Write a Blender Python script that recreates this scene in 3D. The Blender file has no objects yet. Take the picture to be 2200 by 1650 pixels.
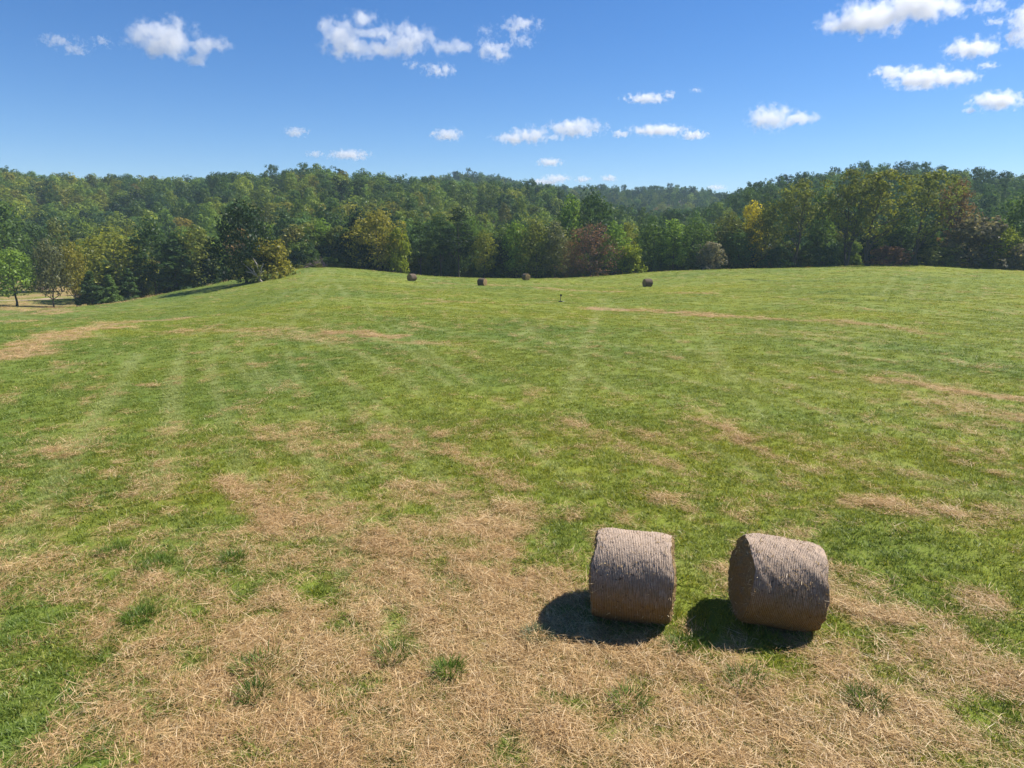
import bpy, bmesh, math, random
import numpy as np
from mathutils import Vector, Matrix

# ------------------------------------------------------------------ camera, sky, sun, exposure
SC = bpy.context.scene
COL = SC.collection
CAM_H = 6.03
PITCH = math.radians(12.0)
FPX = 1525.0                       # focal length in pixels of the 2200 px wide photograph
cam = bpy.data.cameras.new("camera")
cam.sensor_width = 36.0
cam.lens = 36.0 * FPX / 2200.0
cam.clip_start = 0.1
cam.clip_end = 60000.0
cam_ob = bpy.data.objects.new("camera", cam)
cam_ob.location = (0, 0, CAM_H)
cam_ob.rotation_euler = (math.pi / 2 - PITCH, 0, 0)
COL.objects.link(cam_ob)
SC.camera = cam_ob

SUN_AZ, SUN_EL = math.radians(68), math.radians(50.5)      # azimuth from +Y towards +X
world = bpy.data.worlds.new("World")
SC.world = world
world.use_nodes = True
wn = world.node_tree.nodes
wl = world.node_tree.links
wn.clear()
sky = wn.new("ShaderNodeTexSky")
sky.sky_type = 'NISHITA'
sky.sun_disc = False
sky.sun_elevation = SUN_EL
sky.sun_rotation = SUN_AZ
sky.altitude = 300
sky.air_density = 0.87
sky.dust_density = 0.1
sky.ozone_density = 5.0
bg = wn.new("ShaderNodeBackground")
bg.inputs["Strength"].default_value = 0.088
wo = wn.new("ShaderNodeOutputWorld")
grade = wn.new("ShaderNodeHueSaturation")
grade.inputs["Saturation"].default_value = 1.24
grade.inputs["Hue"].default_value = 0.507
wl.new(sky.outputs[0], grade.inputs["Color"])
wl.new(grade.outputs[0], bg.inputs[0])
wl.new(bg.outputs[0], wo.inputs[0])

sun = bpy.data.lights.new("sun", 'SUN')
sun.energy = 5.0
sun.angle = math.radians(0.53)
sun.color = (1.0, 0.95, 0.87)
sun_ob = bpy.data.objects.new("sun", sun)
sd = Vector((math.sin(SUN_AZ) * math.cos(SUN_EL), math.cos(SUN_AZ) * math.cos(SUN_EL), math.sin(SUN_EL)))
sun_ob.rotation_euler = sd.to_track_quat('Z', 'Y').to_euler()
sun_ob.location = (60, 30, 120)
COL.objects.link(sun_ob)

SC.view_settings.view_transform = 'Standard'
SC.view_settings.look = 'None'
SC.view_settings.exposure = 0.65
SC.view_settings.gamma = 1.0
SC.view_settings.use_curve_mapping = False
SC.cycles.volume_bounces = 32
SC.cycles.max_bounces = 32
SC.cycles.diffuse_bounces = 3
SC.cycles.transparent_max_bounces = 16

# ------------------------------------------------------------------ helpers
def tag(o, label=None, cat=None, group=None, kind=None):
    if label: o["label"] = label
    if cat: o["category"] = cat
    if group: o["group"] = group
    if kind: o["kind"] = kind
    return o

def mesh_np(name, verts, faces, mat=None, smooth=False):
    """verts (n,3), faces (m,k) all of one size"""
    me = bpy.data.meshes.new(name)
    verts = np.ascontiguousarray(verts, dtype=np.float32)
    faces = np.ascontiguousarray(faces, dtype=np.int32)
    m, k = faces.shape
    me.vertices.add(len(verts))
    me.vertices.foreach_set("co", verts.ravel())
    me.loops.add(m * k)
    me.loops.foreach_set("vertex_index", faces.ravel())
    me.polygons.add(m)
    me.polygons.foreach_set("loop_start", np.arange(0, m * k, k, dtype=np.int32))
    me.polygons.foreach_set("loop_total", np.full(m, k, dtype=np.int32))
    if smooth:
        me.polygons.foreach_set("use_smooth", np.ones(m, dtype=bool))
    me.update(calc_edges=True)
    if mat: me.materials.append(mat)
    return me

def link(name, me, parent=None):
    o = bpy.data.objects.new(name, me)
    COL.objects.link(o)
    if parent: o.parent = parent
    return o

def empty(name, loc, rz=0.0):
    o = bpy.data.objects.new(name, None)
    o.location = loc
    o.rotation_euler = (0, 0, rz)
    o.empty_display_size = 0.2
    COL.objects.link(o)
    return o

def smooth01(a, b, x):
    t = np.clip((np.asarray(x, float) - a) / (b - a), 0, 1)
    return t * t * (3 - 2 * t)

def _hash(ix, iy, seed):
    h = (ix.astype(np.int64) * 374761393 + iy.astype(np.int64) * 668265263 + seed * 1274126177) & 0xffffffff
    h = ((h ^ (h >> 13)) * 1274126177) & 0xffffffff
    h = (h ^ (h >> 16)) & 0xffffffff
    return h / 4294967295.0

def vnoise(x, y, seed=0):
    ix = np.floor(x); iy = np.floor(y)
    fx = x - ix; fy = y - iy
    fx = fx * fx * fx * (fx * (fx * 6 - 15) + 10)
    fy = fy * fy * fy * (fy * (fy * 6 - 15) + 10)
    a = _hash(ix, iy, seed); b = _hash(ix + 1, iy, seed)
    c = _hash(ix, iy + 1, seed); d = _hash(ix + 1, iy + 1, seed)
    return (a * (1 - fx) + b * fx) * (1 - fy) + (c * (1 - fx) + d * fx) * fy

def fbm(x, y, seed=0, octv=4):
    x = np.asarray(x, float); y = np.asarray(y, float)
    s = 0; a = 0.5; t = 0
    ca, sa = math.cos(0.6), math.sin(0.6)
    for i in range(octv):
        s = s + a * vnoise(x, y, seed + i * 17); t += a
        x, y = (x * ca - y * sa) * 2.03 + 11.3, (x * sa + y * ca) * 2.03 + 5.7
        a *= 0.5
    return s / t

# ------------------------------------------------------------------ terrain
HZ = 501.0
def pz(Y, py):                       # height of a point seen at row py of the photo at depth Y
    yc = -(py - 825.0) / FPX
    return CAM_H + Y * (-math.sin(PITCH) + yc * math.cos(PITCH)) / (math.cos(PITCH) + yc * math.sin(PITCH))

def az_of(px): return math.atan((px - 1100.0) / 1545.0)

TAIL = [(1500, 34), (4500, 20)]
PRE = [(2, 0), (12, 0), (22, -0.1)]
COLS = {
 -500: [(45, -.6), (60, -3), (100, -7), (150, -10), (230, -10), (300, 2), (430, 30), (620, 30)],
 0:    [(45, -1.2), (58, -1.9), (100, -6.2), (150, pz(150, 655)), (200, -10), (240, -10.5), (300, 0), (430, 27), (520, 29), (700, 20)],
 170:  [(45, -1.0), (70, -2.6), (100, -5.2), (128, pz(128, 655)), (140, -9), (152, -10.2), (230, -11), (300, -1), (430, 23), (520, 29), (700, 20)],
 335:  [(45, -.9), (60, -2.0), (90, -4.2), (120, -5.8), (152, pz(152, 627)), (164, -8.6), (180, -10), (240, -10), (300, 0), (430, 22), (520, 27), (700, 20)],
 520:  [(45, -.6), (60, -1.3), (100, -3.0), (130, -4.0), (163, pz(163, 596)), (184, -6), (230, -8), (300, 0), (430, 24), (520, 25), (700, 20)],
 640:  [(45, -.4), (60, -.8), (100, -1.7), (130, -2.0), (168, pz(168, 572)), (200, -3.2), (250, -3), (300, 3), (430, 28), (520, 26), (700, 20)],
 760:  [(45, -.4), (60, -.7), (100, -1.3), (172, pz(172, 576)), (200, -4), (250, -4), (300, 2), (430, 26), (520, 24), (700, 20)],
 900:  [(45, -.5), (60, -.9), (100, -2.2), (140, -3.4), (175, pz(175, 590)), (200, -6), (250, -6), (300, 0), (430, 20), (520, 18), (700, 40), (900, 55)],
 1010: [(45, -.5), (60, -.9), (100, -2.4), (135, pz(135, 614)), (178, pz(178, 595)), (200, -6.5), (250, -7), (310, 1), (430, 18), (520, 16), (700, 40), (900, 61), (1000, 58)],
 1130: [(45, -.5), (60, -.9), (100, -2.6), (150, pz(150, 602)), (180, pz(180, 597)), (200, -7), (250, -8), (320, 2), (440, 16), (560, 10), (700, 35), (900, 50), (1000, 48)],
 1220: [(45, -.5), (60, -.9), (100, -2.6), (150, pz(150, 605)), (180, pz(180, 598)), (205, -8), (255, -9), (330, 0), (440, 9), (560, 5), (800, 35), (900, 46), (1000, 44)],
 1300: [(45, -.5), (60, -.9), (100, -2.6), (135, -3.9), (180, pz(180, 589)), (210, -9), (260, -10), (340, -2), (440, 2), (600, 5), (800, 33), (900, 45), (1000, 42)],
 1440: [(45, -.5), (60, -.9), (100, -2.4), (135, -3.6), (180, pz(180, 578)), (210, -8), (260, -10), (340, -4), (440, -1), (600, 5), (800, 33), (900, 45), (1000, 42)],
 1560: [(45, -.5), (60, -.9), (100, -2.0), (180, pz(180, 575)), (210, -7), (260, -8), (340, 0), (450, 8), (520, 9), (700, 20), (900, 38), (1000, 36)],
 1700: [(45, -.4), (60, -.7), (100, -1.6), (180, pz(180, 571)), (210, -5), (260, -5), (340, 8), (460, 22), (600, 22), (900, 30)],
 1850: [(45, -.3), (60, -.6), (80, -.9), (130, -1.5), (180, pz(180, 569)), (210, -4), (260, -3), (340, 12), (470, 30), (600, 28), (900, 30)],
 2000: [(45, -.3), (60, -.6), (80, -.9), (130, -1.5), (180, pz(180, 570)), (210, -4), (260, -3), (340, 12), (470, 28), (600, 28), (900, 30)],
 2200: [(45, -.4), (60, -.7), (100, -1.6), (172, pz(172, 579)), (210, -5), (260, -4), (340, 8), (470, 22), (600, 22), (900, 30)],
 2700: [(45, -.6), (60, -1), (100, -2.2), (170, -4), (210, -5), (260, -4), (340, 6), (470, 19), (600, 22), (900, 30)],
}
SKY_NEAR = np.array([(-500, 365), (0, 366), (50, 371), (100, 380), (200, 387), (400, 386), (500, 378), (560, 370), (620, 364), (700, 365), (740, 373), (800, 380), (900, 390),
                 (1000, 396), (1100, 396), (1150, 399), (1200, 413), (1250, 432), (1320, 446), (1400, 462), (1500, 452), (1540, 430), (1580, 412), (1620, 399), (1680, 388),
                 (1740, 374), (1800, 367), (1850, 363), (1960, 368), (2060, 381), (2180, 390), (2700, 400)], float)
SKY_FAR = np.array([(-500, 420), (840, 420), (930, 390), (970, 382), (1010, 379), (1060, 386), (1120, 398), (1200, 405), (1280, 406), (1340, 408), (1380, 412), (1420, 406),
                 (1450, 405), (1490, 410), (1530, 418), (1600, 430), (2700, 430)], float)
N_S, N_T = 520, 721
S_AX = np.linspace(math.log(2.0), math.log(5000.0), N_S)
T_AX = np.linspace(-math.pi, math.pi, N_T)
def _build_height():
    keys = sorted(COLS)
    ths, prof = [], []
    for k in keys:
        th = az_of(k); c = max(math.cos(th), 0.5)
        pts = PRE + COLS[k] + TAIL
        r = np.array([p[0] / (c if p[0] > 30 else 1.0) for p in pts]); z = np.array([p[1] for p in pts])
        ths.append(th); prof.append(np.interp(S_AX, np.log(r), z))
    back = np.interp(S_AX, np.log([2, 30, 80, 180, 260, 470, 700, 5000]), [0, -.2, -1, -3, -3, 18, 24, 20])
    ths = [-math.pi, -2.0] + ths + [2.0, math.pi]
    prof = [back, back] + prof + [back, back]
    prof = np.array(prof); ths = np.array(ths)
    G = np.stack([np.interp(T_AX, ths, prof[:, j]) for j in range(N_S)], 1)      # (theta, s)
    def gauss(A, sig, axis):
        n = int(3 * sig) + 1
        k = np.exp(-0.5 * (np.arange(-n, n + 1) / sig) ** 2); k /= k.sum()
        pad = [(0, 0), (0, 0)]; pad[axis] = (n, n)
        P = np.pad(A, pad, mode='edge')
        out = 0
        for i, w in enumerate(k):
            sl = [slice(None)] * 2; sl[axis] = slice(i, i + A.shape[axis])
            out = out + w * P[tuple(sl)]
        return out
    G = gauss(G, 3.0, 1)
    G = gauss(G, 3.0, 0)
    # raise or lower the wooded ridges so that their tree tops make the skyline of the photograph
    Rr = np.exp(S_AX)
    for j, th in enumerate(T_AX):
        if abs(th) > .85: continue
        px = 1100 + 1545 * math.tan(max(min(th, .85), -.85))
        for lo, hi, tgt, ht, w0, w1 in ((270, 560, SKY_NEAR, 16.0, 225, 700), (650, 1040, SKY_FAR, 16.0, 600, 1400)):
            k = (Rr > lo) & (Rr < hi)
            Y = Rr[k] * math.cos(th)
            row = HZ - FPX * (G[j, k] + ht - CAM_H) / Y
            i = np.argmin(row); want = np.interp(px, tgt[:, 0], tgt[:, 1])
            dz = Y[i] * (row[i] - want) / FPX
            rp = Rr[k][i]
            wgt = np.where(Rr < rp, smooth01(w0, rp, Rr), 1 - smooth01(rp + 20, w1, Rr))
            G[j] += dz * wgt
    G = gauss(G, 2.0, 0)
    return G
HG = _build_height()
def height(x, y):
    x = np.asarray(x, float); y = np.asarray(y, float)
    r = np.maximum(np.hypot(x, y), 2.0001); th = np.arctan2(x, y)
    fs = np.clip((np.log(r) - S_AX[0]) / (S_AX[1] - S_AX[0]), 0, N_S - 1.001)
    ft = np.clip((th - T_AX[0]) / (T_AX[1] - T_AX[0]), 0, N_T - 1.001)
    i = fs.astype(int); j = ft.astype(int); a = fs - i; b = ft - j
    z = (HG[j, i] * (1 - a) + HG[j, i + 1] * a) * (1 - b) + (HG[j + 1, i] * (1 - a) + HG[j + 1, i + 1] * a) * b
    und = (fbm(x * .05, y * .05, 5, 3) - .5) * 0.7 * smooth01(25, 90, r) + (fbm(x * .35, y * .35, 9, 3) - .5) * 0.16
    far = (fbm(x * .012, y * .012, 31, 3) - .5) * 4 * smooth01(230, 330, r)
    return z + und + far
def hgt(x, y): return float(height(np.array([x]), np.array([y]))[0])

def ray(px, py):
    xc = (px - 1100.0) / FPX; yc = -(py - 825.0) / FPX
    return np.array([xc, math.cos(PITCH) + yc * math.sin(PITCH), -math.sin(PITCH) + yc * math.cos(PITCH)])
def ground_at(px, py):
    d = ray(px, py)
    ts = np.concatenate([np.linspace(4, 60, 600), np.linspace(60, 420, 1400)])
    P = d[None] * ts[:, None]
    dz = CAM_H + P[:, 2] - height(P[:, 0], P[:, 1])
    k = np.argmax(dz < 0)
    if dz[k] >= 0: k = len(ts) - 1
    return P[k, 0], P[k, 1]
def at_depth(px, Y):                 # ground point at depth Y in the direction of column px near the horizon
    return (px - 1100.0) / FPX * Y * 0.995, Y

# ---- what grows where: dryness of the turf, mowing lines, low vegetation tones (all in ground metres)
def line_w(pts): return np.array([ground_at(*p) for p in pts])
DRY_LINES = [
 ([(930, 608), (1050, 612), (1200, 622), (1330, 628)], 1.6, .75), ([(1450, 630), (1530, 631)], 1.6, .75),
 ([(1270, 663), (1350, 668), (1450, 672), (1545, 680)], 2.0, .95), ([(1540, 680), (1660, 685), (1800, 690), (1900, 700), (1990, 716)], .9, .7),
 ([(710, 715), (770, 715), (825, 722)], 1.3, .95), ([(880, 735), (1000, 742)], 1.2, .5), ([(0, 770), (60, 740), (130, 718), (210, 705)], 2.6, .9),
 ([(230, 700), (300, 690), (385, 686)], 1.6, .85), ([(0, 665), (60, 668), (130, 672)], 3.0, .8), ([(0, 690), (100, 690)], 2.0, .6),
 ([(1900, 815), (2000, 830), (2100, 845), (2230, 862)], .9, .9), ([(1960, 855), (2200, 900)], .8, .7),
 ([(480, 1030), (540, 1080), (610, 1140)], .4, .9), ([(1500, 900), (1570, 925), (1620, 965)], .5, .7),
 ([(900, 640), (1000, 650), (1130, 655)], 1.0, .6), ([(400, 712), (560, 712), (700, 735)], 2.0, .5), ([(300, 829), (330, 830)], .35, 1.0),
 ([(880, 1050), (980, 1080), (1100, 1110)], .8, .6), ([(1830, 1080), (1960, 1090), (2100, 1110)], .6, .7),
 ([(950, 960), (1020, 1000), (1120, 1050)], .35, .6), ([(820, 652), (900, 655), (960, 648)], 1.0, .5), ([(100, 690), (160, 686)], 1.2, .6),
]
PALE_LINES = [
 ([(700, 578), (640, 640), (545, 695), (470, 738), (455, 790), (480, 870), (515, 960), (548, 1050)], .38), ([(722, 578), (690, 640), (610, 715), (630, 800), (730, 920), (830, 1030)], .34),
 ([(680, 577), (600, 640), (480, 690), (400, 735), (372, 800), (360, 900), (340, 1030)], .36), ([(760, 582), (800, 680), (930, 800), (1130, 960), (1260, 1060)], .3),
 ([(1040, 640), (1200, 760), (1450, 920), (1700, 1060)], .3), ([(1280, 640), (1480, 750), (1800, 900), (2100, 1030)], .3),
 ([(480, 745), (520, 800), (580, 870), (650, 960), (700, 1030)], .35), ([(435, 755), (465, 840), (490, 930), (520, 1010)], .3),
 ([(390, 760), (378, 850), (365, 950), (345, 1060)], .5), ([(705, 577), (715, 600), (750, 640)], .7), ([(660, 580), (650, 610)], .6),
 ([(1120, 720), (1210, 665)], .35), ([(1380, 685), (1440, 708)], .35), ([(1985, 580), (1955, 640)], .8), ([(1930, 580), (1890, 640)], .6),
 ([(2060, 582), (2040, 640)], .6), ([(520, 760), (600, 830), (720, 930), (820, 1010)], .4), ([(640, 740), (760, 830), (900, 940)], .4),
 ([(850, 700), (980, 800), (1150, 930)], .4), ([(300, 760), (240, 850), (150, 980)], .6), ([(700, 620), (640, 680), (560, 740)], .7),
 ([(330, 640), (470, 618), (540, 605)], .5), ([(1300, 640), (1250, 760), (1220, 860)], .6), ([(1500, 700), (1560, 800), (1640, 900)], .6),
]
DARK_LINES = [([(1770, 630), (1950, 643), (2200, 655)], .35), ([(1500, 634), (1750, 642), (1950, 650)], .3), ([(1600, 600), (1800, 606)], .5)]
DRYW = [(line_w(p), w, s) for p, w, s in DRY_LINES]
PALEW = [(line_w(p), w) for p, w in PALE_LINES]
for _k in (0, 2):                    # the wheel tracks run in pairs
    PALEW.append((PALEW[_k][0] + np.array([1.9, .3]), .3))
DARKW = [(line_w(p), w) for p, w in DARK_LINES]
def dist_poly(x, y, P):
    d = np.full(x.shape, 1e9)
    for a, b in zip(P[:-1], P[1:]):
        vx, vy = b - a; L2 = vx * vx + vy * vy + 1e-9
        t = np.clip(((x - a[0]) * vx + (y - a[1]) * vy) / L2, 0, 1)
        d = np.minimum(d, np.hypot(x - a[0] - t * vx, y - a[1] - t * vy))
    return d
def turf(x, y):
    """dry 0..1, pale 0..1, tone 0..1 at ground points"""
    x = np.asarray(x, float); y = np.asarray(y, float)
    r = np.hypot(x, y)
    wob = fbm(x * .28, y * .28, 71, 4) - .5
    al = x * .43 - y * .90; b = x * .90 + y * .43 + .0022 * (al + 25) ** 2 + (fbm(x * .05, y * .05, 63, 2) - .5) * 3
    streak = .6 * (fbm(al * .12, b * 1.25, 64, 4) - .5) + .5 * (fbm(al * .35, b * 3.1, 68, 3) - .5)
    swath = np.cos(2 * np.pi * b / 2.9 + (fbm(al * .05, b * .1, 65, 2) - .5) * 2)
    run = smooth01(.42, .62, fbm(al * .06, b * .22, 67, 3))
    near = 1 - smooth01(8.5, 17.5, r + wob * 11 + np.maximum(x, 0) * .30 + 0.10 * np.abs(x) + np.where(x < -5, (-5 - x) * .9, 0))
    patch = fbm(x * .55, y * .55, 21, 4); fine = fbm(x * 2.2, y * 2.2, 22, 3)
    big = fbm(x * .06, y * .06, 23, 3)
    d = near * .50 + (patch - .5) * .85 + (fine - .5) * 1.05 + (big - .5) * .5 + streak * 1.25 + .10 * (1 - smooth01(18, 60, r)) + .07 * swath * run
    dry = smooth01(.06, .86, d) * (1 - .45 * smooth01(11.5, 19, r + wob * 4))
    for P, w, s in DRYW:
        q = dist_poly(x, y, P)
        n = fbm(x * 1.1 / max(w, .5), y * 1.1 / max(w, .5), 41, 3)
        dry = np.maximum(dry, s * smooth01(1.15, .35, q / w + (n - .5) * 1.9))
    valley = smooth01(118, 135, r) * smooth01(-28, -45, x) * smooth01(-6.2, -7.2, height(x, y))
    dry = np.maximum(dry, valley * smooth01(.2, .6, fbm(x * .08, y * .08, 77, 3)) * .85)
    pale = .50 * run * smooth01(.35, 1.0, swath + streak * 1.6) + .22 * smooth01(.10, .30, streak) * smooth01(15, 30, r)
    pale = pale * (1 - smooth01(120, 185, r) * .5)
    for P, w in PALEW:
        q = dist_poly(x, y, P)
        n = fbm(x * .9, y * .9, 43, 3)
        pale = np.maximum(pale, .62 * smooth01(.28, .5, fbm(x * .12, y * .12, 48, 3)) * smooth01(1.5, .2, q / (w * .6) + (n - .5) * 2.2))
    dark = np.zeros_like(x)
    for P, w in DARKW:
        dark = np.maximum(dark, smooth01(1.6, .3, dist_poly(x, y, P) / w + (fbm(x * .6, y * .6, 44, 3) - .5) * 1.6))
    tone = np.clip(.5 + (fbm(x * .045 + 3, y * .045, 51, 3) - .5) * 1.0 + (fbm(x * .3, y * .3, 52, 3) - .5) * .7 + (x / np.maximum(r, 1)) * .35, 0, 1)
    return dry, pale, tone, dark

def ground_mesh():
    th = np.concatenate([np.linspace(-math.pi, -.80, 46)[:-1], np.linspace(-.80, .80, 540), np.linspace(.80, math.pi, 46)[1:]])[:-1]
    rr = np.concatenate([np.exp(np.linspace(math.log(1.5), math.log(6), 12))[:-1], np.exp(np.linspace(math.log(6), math.log(200), 350))[:-1],
                         np.exp(np.linspace(math.log(200), math.log(1100), 60))[:-1], np.exp(np.linspace(math.log(1100), math.log(1700), 8))])
    T, R = np.meshgrid(th, rr, indexing='ij')
    x = R * np.sin(T); y = R * np.cos(T)
    z = height(x, y)
    nt, nr = x.shape
    v = np.stack([x, y, z], -1).reshape(-1, 3)
    i = np.arange(nt)[:, None]; j = np.arange(nr - 1)[None]
    i2 = (i + 1) % nt
    f = np.stack([i * nr + j, i * nr + j + 1, i2 * nr + j + 1, i2 * nr + j], -1).reshape(-1, 4)
    # closing quads round the nadir
    cidx = len(v); v = np.vstack([v, [[0, 0, hgt(0.5, 0.5)]]])
    i = np.arange(0, nt, 2)
    fc = np.stack([np.full(len(i), cidx), i * nr, ((i + 1) % nt) * nr, ((i + 2) % nt) * nr], -1)
    f = np.vstack([f, fc])
    me = mesh_np("ground", v, f, None, True)
    dry, pale, tone, dark = turf(v[:, 0], v[:, 1])
    r = np.hypot(v[:, 0], v[:, 1]); px = 1100 + 1545 * v[:, 0] / np.maximum(v[:, 1], 1)
    edge = np.interp(px, [-400, 0, 170, 335, 520, 640, 760, 1200, 1850, 2200, 2600], [236, 236, 226, 176, 174, 182, 184, 188, 188, 182, 178])
    litter = np.where(v[:, 1] > 10, smooth01(0, 5, v[:, 1] + (fbm(v[:, 0] * .2, v[:, 1] * .2, 15, 3) - .5) * 6 - edge), smooth01(180, 200, r))
    for n, a in (("dry", dry), ("pale", pale), ("tone", tone), ("dark", dark), ("litter", litter)):
        at = me.attributes.new(n, 'FLOAT', 'POINT'); at.data.foreach_set("value", a.astype(np.float32))
    return me

# ------------------------------------------------------------------ materials
def new_mat(name):
    m = bpy.data.materials.new(name); m.use_nodes = True
    m.node_tree.nodes.clear()
    return m, m.node_tree.nodes, m.node_tree.links
def N(nodes, t, **kw):
    n = nodes.new(t)
    for k, v in kw.items(): setattr(n, k, v)
    return n
def ramp(nodes, stops):
    r = nodes.new("ShaderNodeValToRGB")
    e = r.color_ramp.elements
    while len(e) > 1: e.remove(e[-1])
    e[0].position, e[0].color = stops[0][0], (*stops[0][1], 1)
    for p, c in stops[1:]:
        q = e.new(p); q.color = (*c, 1)
    return r
def mixc(nodes, links, fac, a, b, blend='MIX'):
    m = nodes.new("ShaderNodeMix"); m.data_type = 'RGBA'; m.blend_type = blend
    for sock, val in ((m.inputs[0], fac), (m.inputs[6], a), (m.inputs[7], b)):
        if isinstance(val, bpy.types.NodeSocket): links.new(val, sock)
        elif isinstance(val, (int, float)): sock.default_value = val
        else: sock.default_value = (*val, 1)
    return m.outputs[2]
def math_n(nodes, links, op, a, b=None, clamp=False):
    m = nodes.new("ShaderNodeMath"); m.operation = op; m.use_clamp = clamp
    for s, v in ((m.inputs[0], a), (m.inputs[1], b)):
        if v is None: continue
        if isinstance(v, bpy.types.NodeSocket): links.new(v, s)
        else: s.default_value = v
    return m.outputs[0]
def noise(nodes, links, scale, detail=4, rough=.6, vec=None, dims='3D'):
    n = nodes.new("ShaderNodeTexNoise"); n.inputs["Scale"].default_value = scale
    n.inputs["Detail"].default_value = detail; n.inputs["Roughness"].default_value = rough
    if vec is not None: links.new(vec, n.inputs["Vector"])
    return n.outputs["Fac"]

GREEN_A, GREEN_B = (.130, .198, .033), (.270, .292, .030)
STRAW_A, STRAW_B = (.30, .185, .075), (.60, .43, .22)

def mat_ground():
    m, n, l = new_mat("turf_soil")
    geo = N(n, "ShaderNodeNewGeometry")
    pos = geo.outputs["Position"]
    at = {}
    for a in ("dry", "pale", "tone", "dark", "litter"):
        q = N(n, "ShaderNodeAttribute", attribute_name=a); at[a] = q.outputs["Fac"]
    n1 = noise(n, l, 7.0, 5, .7, pos); n2 = noise(n, l, 1.1, 5, .65, pos); n3 = noise(n, l, 40.0, 3, .7, pos)
    g = mixc(n, l, math_n(n, l, 'ADD', at["tone"], math_n(n, l, 'MULTIPLY', math_n(n, l, 'SUBTRACT', n2, .5), .9), True), GREEN_A, GREEN_B)
    g = mixc(n, l, math_n(n, l, 'MULTIPLY', n1, .55), g, (.06, .085, .02))
    g = mixc(n, l, math_n(n, l, 'MULTIPLY', at["pale"], .5), g, (.30, .31, .13))
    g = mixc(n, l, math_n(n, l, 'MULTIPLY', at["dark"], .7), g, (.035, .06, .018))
    s = mixc(n, l, n1, (.17, .105, .045), (.55, .385, .19))
    s = mixc(n, l, math_n(n, l, 'MULTIPLY', n3, .5), s, (.16, .10, .05))
    d = math_n(n, l, 'ADD', at["dry"], math_n(n, l, 'MULTIPLY', math_n(n, l, 'SUBTRACT', n1, .5), .7), True)
    c = mixc(n, l, d, g, s)
    c = mixc(n, l, at["litter"], c, mixc(n, l, n2, (.035, .027, .016), (.09, .065, .035)))
    b = N(n, "ShaderNodeBsdfPrincipled"); b.inputs["Roughness"].default_value = .95
    b.inputs["Specular IOR Level"].default_value = .15
    l.new(c, b.inputs["Base Color"])
    bp = N(n, "ShaderNodeBump"); bp.inputs["Strength"].default_value = .6; bp.inputs["Distance"].default_value = .06
    l.new(n1, bp.inputs["Height"]); l.new(bp.outputs[0], b.inputs["Normal"])
    o = N(n, "ShaderNodeOutputMaterial"); l.new(b.outputs[0], o.inputs[0])
    return m

def leafy(n, l, color, trans=.35, gloss=.04, tcol=None):
    d = N(n, "ShaderNodeBsdfDiffuse"); t = N(n, "ShaderNodeBsdfTranslucent"); g = N(n, "ShaderNodeBsdfGlossy")
    g.inputs["Roughness"].default_value = .45
    l.new(color, d.inputs[0])
    l.new(mixc(n, l, .5, color, mixc(n, l, 1.0, color, (1.5, 1.45, .5), 'MULTIPLY')), t.inputs[0])
    m1 = N(n, "ShaderNodeMixShader"); m1.inputs[0].default_value = trans
    l.new(d.outputs[0], m1.inputs[1]); l.new(t.outputs[0], m1.inputs[2])
    m2 = N(n, "ShaderNodeMixShader"); m2.inputs[0].default_value = gloss
    l.new(m1.outputs[0], m2.inputs[1]); l.new(g.outputs[0], m2.inputs[2])
    o = N(n, "ShaderNodeOutputMaterial"); l.new(m2.outputs[0], o.inputs[0])

def mat_leaf_object():               # the tint is the object's own colour
    m, n, l = new_mat("tree_leaves")
    oi = N(n, "ShaderNodeObjectInfo"); geo = N(n, "ShaderNodeNewGeometry")
    isl = geo.outputs["Random Per Island"]
    r = ramp(n, [(0, (.62, .66, .7)), (.5, (1, 1, 1)), (.88, (1.2, 1.16, .95)), (1, (1.7, 1.55, 1.0))])
    l.new(isl, r.inputs[0])
    c = mixc(n, l, 1.0, oi.outputs["Color"], r.outputs[0], 'MULTIPLY')
    nn = noise(n, l, .22, 3, .6, geo.outputs["Position"])
    c = mixc(n, l, math_n(n, l, 'MULTIPLY', nn, .5), c, mixc(n, l, 1.0, c, (1.4, 1.05, .6), 'MULTIPLY'))
    leafy(n, l, c, .42, .012)
    return m
FOREST_STOPS = [(0, (.036, .074, .036)), (.2, (.066, .122, .036)), (.45, (.112, .178, .034)), (.68, (.160, .205, .034)),
                (.85, (.185, .200, .036)), (.95, (.17, .135, .045)), (1, (.16, .095, .045))]
def mat_leaf_forest():
    m, n, l = new_mat("forest_leaves")
    at = N(n, "ShaderNodeAttribute", attribute_name="tint", attribute_type='INSTANCER'); geo = N(n, "ShaderNodeNewGeometry")
    c0 = ramp(n, FOREST_STOPS)
    l.new(at.outputs["Fac"], c0.inputs[0])
    r = ramp(n, [(0, (.72, .75, .78)), (.5, (1, 1, 1)), (1, (1.32, 1.26, 1.0))])
    l.new(geo.outputs["Random Per Island"], r.inputs[0])
    vv = N(n, "ShaderNodeAttribute", attribute_name="val", attribute_type='INSTANCER').outputs["Fac"]
    cv = N(n, "ShaderNodeCombineXYZ"); [l.new(vv, cv.inputs[q]) for q in range(3)]
    leafy(n, l, mixc(n, l, 1.0, mixc(n, l, 1.0, c0.outputs[0], cv.outputs[0], 'MULTIPLY'), r.outputs[0], 'MULTIPLY'), .36, .01)
    return m
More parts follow.
